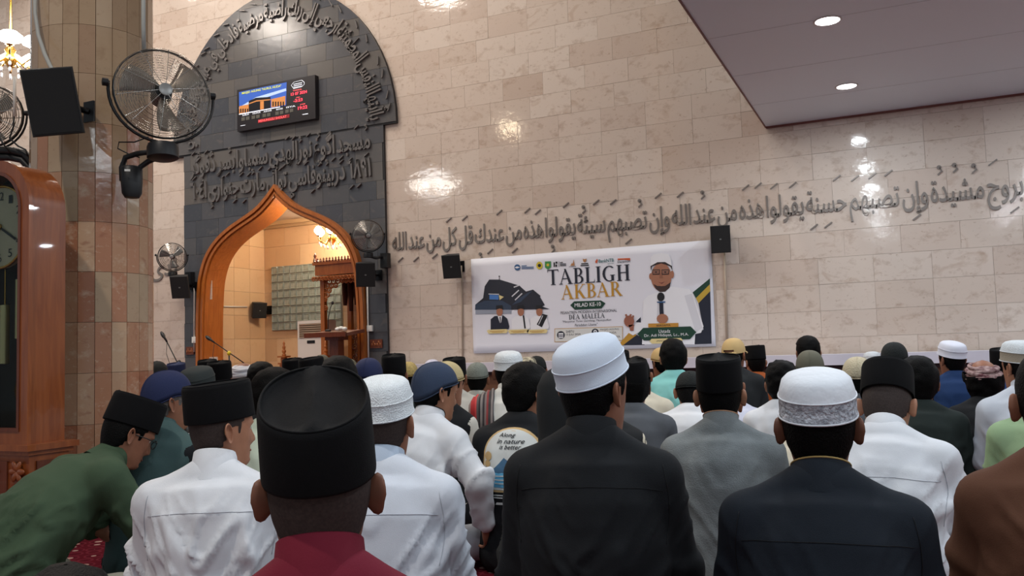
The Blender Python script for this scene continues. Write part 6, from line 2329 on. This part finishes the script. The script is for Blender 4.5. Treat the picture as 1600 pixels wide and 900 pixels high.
p27 = G('person in cream shirt left of the mint shirt', 996, 588, 5.6, yaw=0, shirt=cream, hair='short')
p19b = G('person in olive cap above the white lace cap', 1266, 580, 5.6, yaw=0, shirt=white2, cap='dome', capmat=capol, capz=.026, hair='short')
p32 = G('person in lavender white shirt beyond the tall black velvet cap', 1140, 604, 5.6, yaw=0, shirt=lav, hair='short')
p28 = G('person in black velvet cap behind the plain white cap', 968, 578, 7.0, yaw=4, shirt=blk, cap='peci', hair='short')
p49 = G('black-haired person left of the newel post', 409, 598, 6.0, yaw=16, shirt=blk2, hair='thick')
p52 = G('man in black jacket and black velvet cap before the pulpit', 489, 590, 6.6, yaw=26, hyaw=10, shirt=blk2, cap='peci', capz=.03, hair='buzz', skin=1)
p41 = G('man in tall black velvet cap at the right edge of the dark panel', 616, 588, 6.1, yaw=6, shirt=dgreen, cap='peci', caph=.115, hair='short')
p38 = G('man in pale grey shirt and black velvet cap near the slate blue skullcap', 711, 591, 6.5, yaw=12, shirt=beige, cap='peci', caph=.10, hair='short', build=1.1)
p15 = G('man in round black cap in front of the ledge', 1398, 566, 6.0, yaw=0, shirt=blk, cap='dome', capmat=capblk, capz=.03, caph=.10, hair='short')
p23 = G('man in mint green shirt with black hair below the banner', 1052, 561, 6.2, yaw=-2, shirt=mint, hair='thick', skin=1, build=1.12, folds=.012, vox=.014)
p13 = G('man in royal navy shirt with a plain white cap', 1487, 563, 6.3, yaw=-14, hyaw=-22, shirt=blue, cap='kopiah', capmat=mat('cap_white_smooth', (216, 218, 230), .7), capz=.034, cappitch=14, caph=.105, hair='short', skin=0, build=1.1)
p22 = G('man in black jacket with a tan baseball cap', 1147, 556, 6.6, yaw=8, hyaw=14, shirt=blk2, cap='baseball', capmat=captan, capz=.026, cappitch=6, hair='short', build=1.12)
p37 = G('man in pale striped shirt with grey knitted cap', 746, 594, 6.8, yaw=8, shirt=W_('pale_stripe', (188, 188, 178), mottle=.2), cap='dome', capmat=capgrey, capz=.03, hair='short')
p36 = G('person with black and cream patterned cap right of the scarf man', 823, 584, 7.25, yaw=20, shirt=blk, cap='kopiah', capmat=mat('cap_cream_black', (206, 196, 168), .8, col2=(20, 20, 20), noise=(18, .5)), hair='short')
p47b = G('person in black velvet cap right of the dark green cap', 344, 597, 6.45, yaw=16, shirt=blk, cap='peci', hair='short')
p48 = G('person wearing a white turban before the niche', 381, 592, 7.0, yaw=24, shirt=cream, cap='turban', capmat=W_('turban_white', (222, 222, 226)), capz=.03, hair='short')
p19a = G('person with flat-cut black hair above the olive cap', 1263, 552, 7.0, yaw=-6, shirt=dgreen, hair='flat')
p57 = G('person in black cap behind the banded white cap', 1566, 574, 7.0, yaw=0, shirt=blue, cap='peci', hair='short')
p51 = G('man in white shirt and black velvet cap left of the black jacket', 458, 588, 7.5, yaw=16, shirt=white, cap='peci', hair='buzz')
p24 = G('person in tan cap beside the mint shirt', 1034, 568, 7.4, yaw=-30, shirt=brown2, cap='dome', capmat=captan, hair='short')
p42 = G('person in gold patterned cap behind the white knitted cap', 638, 590, 7.5, yaw=6, shirt=blk, cap='dome', capmat=capgold, hair='short')
p36b = G('person in black cap under the banner left edge', 839, 580, 7.8, yaw=6, shirt=grey2, cap='dome', capmat=capblk, hair='short', caph=.11)
p21 = G('man in burnt orange shirt and black velvet cap', 1180, 567, 7.6, yaw=-10, hyaw=-14, shirt=orange, cap='peci', cappitch=-4, hair='short', skin=1)
p40 = G('person in pale lavender cap before the ledge', 676, 584, 8.3, yaw=10, shirt=lav, cap='dome', capmat=mat('cap_lavender', (204, 204, 222), .8), hair='short')
p47a = G('person in black velvet cap before the wooden arch foot', 325, 588, 8.0, yaw=16, shirt=blk, cap='peci', hair='short')
p44a = G('person in black cap beside the stone column', 245, 590, 7.2, yaw=20, shirt=blk, cap='dome', capmat=capblk, hair='short')
p54 = G('person in olive patterned cap at the foot of the lectern', 545, 584, 8.0, yaw=6, shirt=dgreen, cap='dome', capmat=mat('cap_camo', (128, 122, 98), .85, col2=(60, 56, 46), noise=(40, .5)), hair='short')
p44c = G('person in dark blue velvet cap left of the microphone stand', 276, 592, 8.4, yaw=16, shirt=blue, cap='peci', capmat=capnavy, hair='short')
p44b = G('person in white cap beside the column', 257, 592, 8.9, yaw=20, shirt=white, cap='kopiah', capmat=capwhite, hair='short')
p18 = G('person in white cap against the ledge above the cream knitted cap', 1363, 570, 9.0, yaw=-10, shirt=white, cap='kopiah', capmat=capwhite, hair='short', cappitch=-8)
p40b = G('person in black cap right of the pale lavender cap', 692, 586, 9.0, yaw=10, shirt=blk, cap='dome', capmat=capblk, hair='short')
p54b = G('person in olive cap behind the black jacket man', 503, 576, 8.6, yaw=10, shirt=dgreen, cap='baseball', capmat=capol, hair='short')
p36c = G('person in black hair close to the plain white cap left side', 884, 572, 6.6, yaw=10, shirt=blk, hair='thick')

# ------------------------------------------------------------------ extras worn by people
# glasses of the man bending forward
def head_tube(P, pts, r, name, m_):
    np_tube(name, [P['Rh'] @ np.array(p) + P['hl'] for p in pts], r, m_, P['root'], 6)


for q_ in (1, -1):
    head_tube(p3, [(q_ * .080, -.005, .006), (q_ * .078, .05, .008), (q_ * .060, .098, .006)], .0022, 'glasses_temple', M_black)
    a = np.linspace(0, 2 * PI, 15)
    head_tube(p3, [(q_ * (.033 + .024 * math.cos(t)), .103 - .004 * abs(math.cos(t)), -.002 + .017 * math.sin(t)) for t in a], .0018, 'glasses_rim', M_black)
# beard of the man in the navy skullcap
mb = MB(); mb.ell((0, .078, -.112), (.030, .022, .028), 12, 8); mb.ell((0, .092, -.056), (.024, .008, .006), 10, 6)
np_obj('beard', np.array(mb.v) @ p46['Rh'].T + p46['hl'], np.array([f for f in mb.f if len(f) == 4]), M_grey, p46['root'])

# printed back of the T-shirt
def drape_fn(P):
    bv = BVHTree.FromPolygons([Vector(p) for p in P['V'].tolist()], P['Q'].tolist())

    def f(x, z, off_):
        hit = bv.ray_cast(Vector((x, -1.2, z)), Vector((0, 1, 0)))
        if hit[0] is None:
            return None
        return hit[0] + hit[1] * off_
    return f


dr = drape_fn(p33)
pzc = p33['Nb'][2] - .170


def drape_poly(name, poly, off_, m_, parent, sub=10):
    """fill a convex-ish (x, z) outline with a fan grid laid on the cloth"""
    poly = np.array(poly); c_ = poly.mean(0)
    V = []; ok = True
    for k in range(sub + 1):
        for p in poly:
            q_ = c_ + (p - c_) * k / sub
            h_ = dr(q_[0], q_[1], off_)
            if h_ is None:
                h_ = Vector((q_[0], -.12, q_[1]))
            V.append(h_)
    n = len(poly)
    mb_ = MB(); mb_.add(V, [(k * n + j, k * n + (j + 1) % n, (k + 1) * n + (j + 1) % n, (k + 1) * n + j) for k in range(sub) for j in range(n)])
    return mb_.build(name, m_, parent, True, fix=False)


def dense(poly, n=6):
    out = []
    for i in range(len(poly)):
        a, b_ = np.array(poly[i]), np.array(poly[(i + 1) % len(poly)])
        out += [tuple(a + (b_ - a) * k / n) for k in range(n)]
    return out


px_ = .0
archp = lambda w_, z0, z1, r: dense([(px_ - w_, z0), (px_ + w_, z0), (px_ + w_, z1 - r)]) [:-6] + [(px_ + w_ * math.cos(a), z1 - r + r * math.sin(a)) for a in np.linspace(0, PI, 17)] + [(px_ - w_, z1 - r - (z1 - r - z0) * k / 6) for k in range(1, 6)]
tan_p, white_p = mat('print_tan', (196, 166, 118), .8), mat('print_white', (206, 210, 208), .8)
drape_poly('print_border', archp(.132, pzc - .125, pzc + .135, .10), .0025, tan_p, p33['shirt'])
drape_poly('print_sky', archp(.122, pzc - .115, pzc + .127, .092), .0040, white_p, p33['shirt'])
drape_poly('print_mountain', dense([(px_ - .085, pzc - .045), (px_ + .09, pzc - .05), (px_ + .05, pzc - .005), (px_ + .02, pzc + .018), (px_ + .0, pzc + .002), (px_ - .02, pzc + .016), (px_ - .05, pzc - .015)], 4), .0055, mat('print_blue', (66, 104, 136), .8), p33['shirt'])
drape_poly('print_lake', dense([(px_ - .088, pzc - .105), (px_ + .088, pzc - .105), (px_ + .092, pzc - .045), (px_ - .092, pzc - .045)], 6), .0055, mat('print_lake', (88, 160, 200), .8), p33['shirt'])
for q_ in (-.075, -.09, -.06):
    drape_poly('print_wave', dense([(px_ - .06, pzc + q_), (px_ + .05, pzc + q_), (px_ + .05, pzc + q_ + .004), (px_ - .06, pzc + q_ + .004)], 5), .007, white_p, p33['shirt'], 3)
for s_ in (-1, 1):
    for (x_, z_, r_) in ((.098, .02, .020), (.10, -.01, .016), (.10, -.05, .012), (.095, -.095, .028), (.105, -.075, .012)):
        drape_poly('print_rock', [(px_ + s_ * x_ + r_ * math.cos(a), pzc + z_ + r_ * .9 * math.sin(a)) for a in np.linspace(0, 2 * PI, 11)[:-1]], .007, tan_p, p33['shirt'], 4)
ink_p = mat('print_ink', (30, 34, 40), .8)


def drape_text(body, x0, x1, z0, z1, m_, off_=.008):
    vs, fs = text_mesh(body, 0, .01, 2, .3)
    lo_, hi_ = vs.min(0), vs.max(0)
    V = []
    for v in vs:
        x_ = x0 + (v[0] - lo_[0]) / (hi_[0] - lo_[0]) * (x1 - x0); z_ = z0 + (v[1] - lo_[1]) / (hi_[1] - lo_[1]) * (z1 - z0)
        h_ = dr(x_, z_, off_)
        V.append(h_ if h_ is not None else Vector((x_, -.12, z_)))
    mb_ = MB(); mb_.add(V, fs)
    return mb_.build('print_lettering', m_, p33['shirt'], fix=False)


drape_text('Along', px_ - .055, px_ + .02, pzc + .092, pzc + .112, ink_p)
drape_text('in nature', px_ - .06, px_ + .06, pzc + .070, pzc + .088, ink_p)
drape_text('is better', px_ - .045, px_ + .05, pzc + .048, pzc + .066, ink_p)
for q_ in (-.140, -.150):
    drape_poly('print_line', dense([(px_ - .11, pzc + q_), (px_ + .06, pzc + q_), (px_ + .06, pzc + q_ + .005), (px_ - .11, pzc + q_ + .005)], 5), .004, white_p, p33['shirt'], 3)
drape_poly('print_signature', dense([(px_ - .06, pzc - .176), (px_ + .02, pzc - .173), (px_ + .02, pzc - .164), (px_ - .055, pzc - .166)], 5), .004, white_p, p33['shirt'], 3)

# striped scarf over the shoulder of the man in white
dr5 = drape_fn(p35)
m = bpy.data.materials.new('scarf_stripes'); m.use_nodes = True
nt = m.node_tree; N = nt.nodes; L = nt.links
b = N['Principled BSDF']; b.inputs['Roughness'].default_value = .9
tc = N.new('ShaderNodeTexCoord'); sx = N.new('ShaderNodeSeparateXYZ'); L.new(tc.outputs['Object'], sx.inputs[0])
mr = N.new('ShaderNodeMapRange'); mr.inputs['From Min'].default_value = -.27; mr.inputs['From Max'].default_value = -.075
L.new(sx.outputs['X'], mr.inputs['Value'])
cr = N.new('ShaderNodeValToRGB'); cr.color_ramp.interpolation = 'CONSTANT'
stops = [(0, (96, 88, 86)), (.1, (60, 54, 56)), (.16, (150, 130, 126)), (.24, (176, 44, 48)), (.38, (196, 70, 70)), (.43, (90, 84, 84)), (.5, (40, 38, 42)), (.55, (130, 124, 122)), (.62, (54, 50, 54)), (.68, (120, 108, 106)), (.74, (140, 56, 58)), (.8, (62, 58, 60)), (.88, (134, 126, 124)), (.94, (58, 54, 56))]
els = cr.color_ramp.elements
els[0].position = 0; els[0].color = (*srgb(stops[0][1]), 1); els[1].position = stops[1][0]; els[1].color = (*srgb(stops[1][1]), 1)
for p_, c_ in stops[2:]:
    e_ = els.new(p_); e_.color = (*srgb(c_), 1)
L.new(mr.outputs['Result'], cr.inputs['Fac']); L.new(cr.outputs['Color'], b.inputs['Base Color'])
zt = p35['Nb'][2]
rows = []
for k in range(22):
    z_ = zt + .02 - .34 * k / 21
    row = []
    for x_ in np.linspace(-.265, -.078, 18):
        h_ = dr5(x_, z_, .012)
        row.append(h_)
    rows.append(row)
for j in range(18):                       # where the ray misses above the shoulder, continue over it
    last = None
    for k in range(21, -1, -1):
        if rows[k][j] is None:
            rows[k][j] = (last + Vector((0, .03, .004))) if last is not None else Vector((np.linspace(-.265, -.078, 18)[j], -.10, zt + .02 - .34 * k / 21))
        last = rows[k][j]
sc_t = thing('scarf', 'red and grey striped scarf with black fringe over the white shoulder', 'scarf', p35['root'].location, p35['root'].rotation_euler.z)
mb = MB(); mb.add([p for r in rows for p in r], [(i * 18 + j, i * 18 + j + 1, (i + 1) * 18 + j + 1, (i + 1) * 18 + j) for i in range(21) for j in range(17)])
o = mb.build('cloth', m, sc_t, True, fix=False); sd = o.modifiers.new('thick', 'SOLIDIFY'); sd.thickness = .006
mb = MB()
for j in range(0, 18):
    p = rows[-1][j]
    mb.tube([p, p + Vector((.003, -.004, -.03)), p + Vector((-.004 + .006 * (j % 3), -.002, -.06 - .012 * (j % 2)))], [.008, .007, .002], 6)
o = mb.build('fringe', blk, sc_t, True); o['kind'] = 'stuff'
bpy.data.objects.remove(_to)
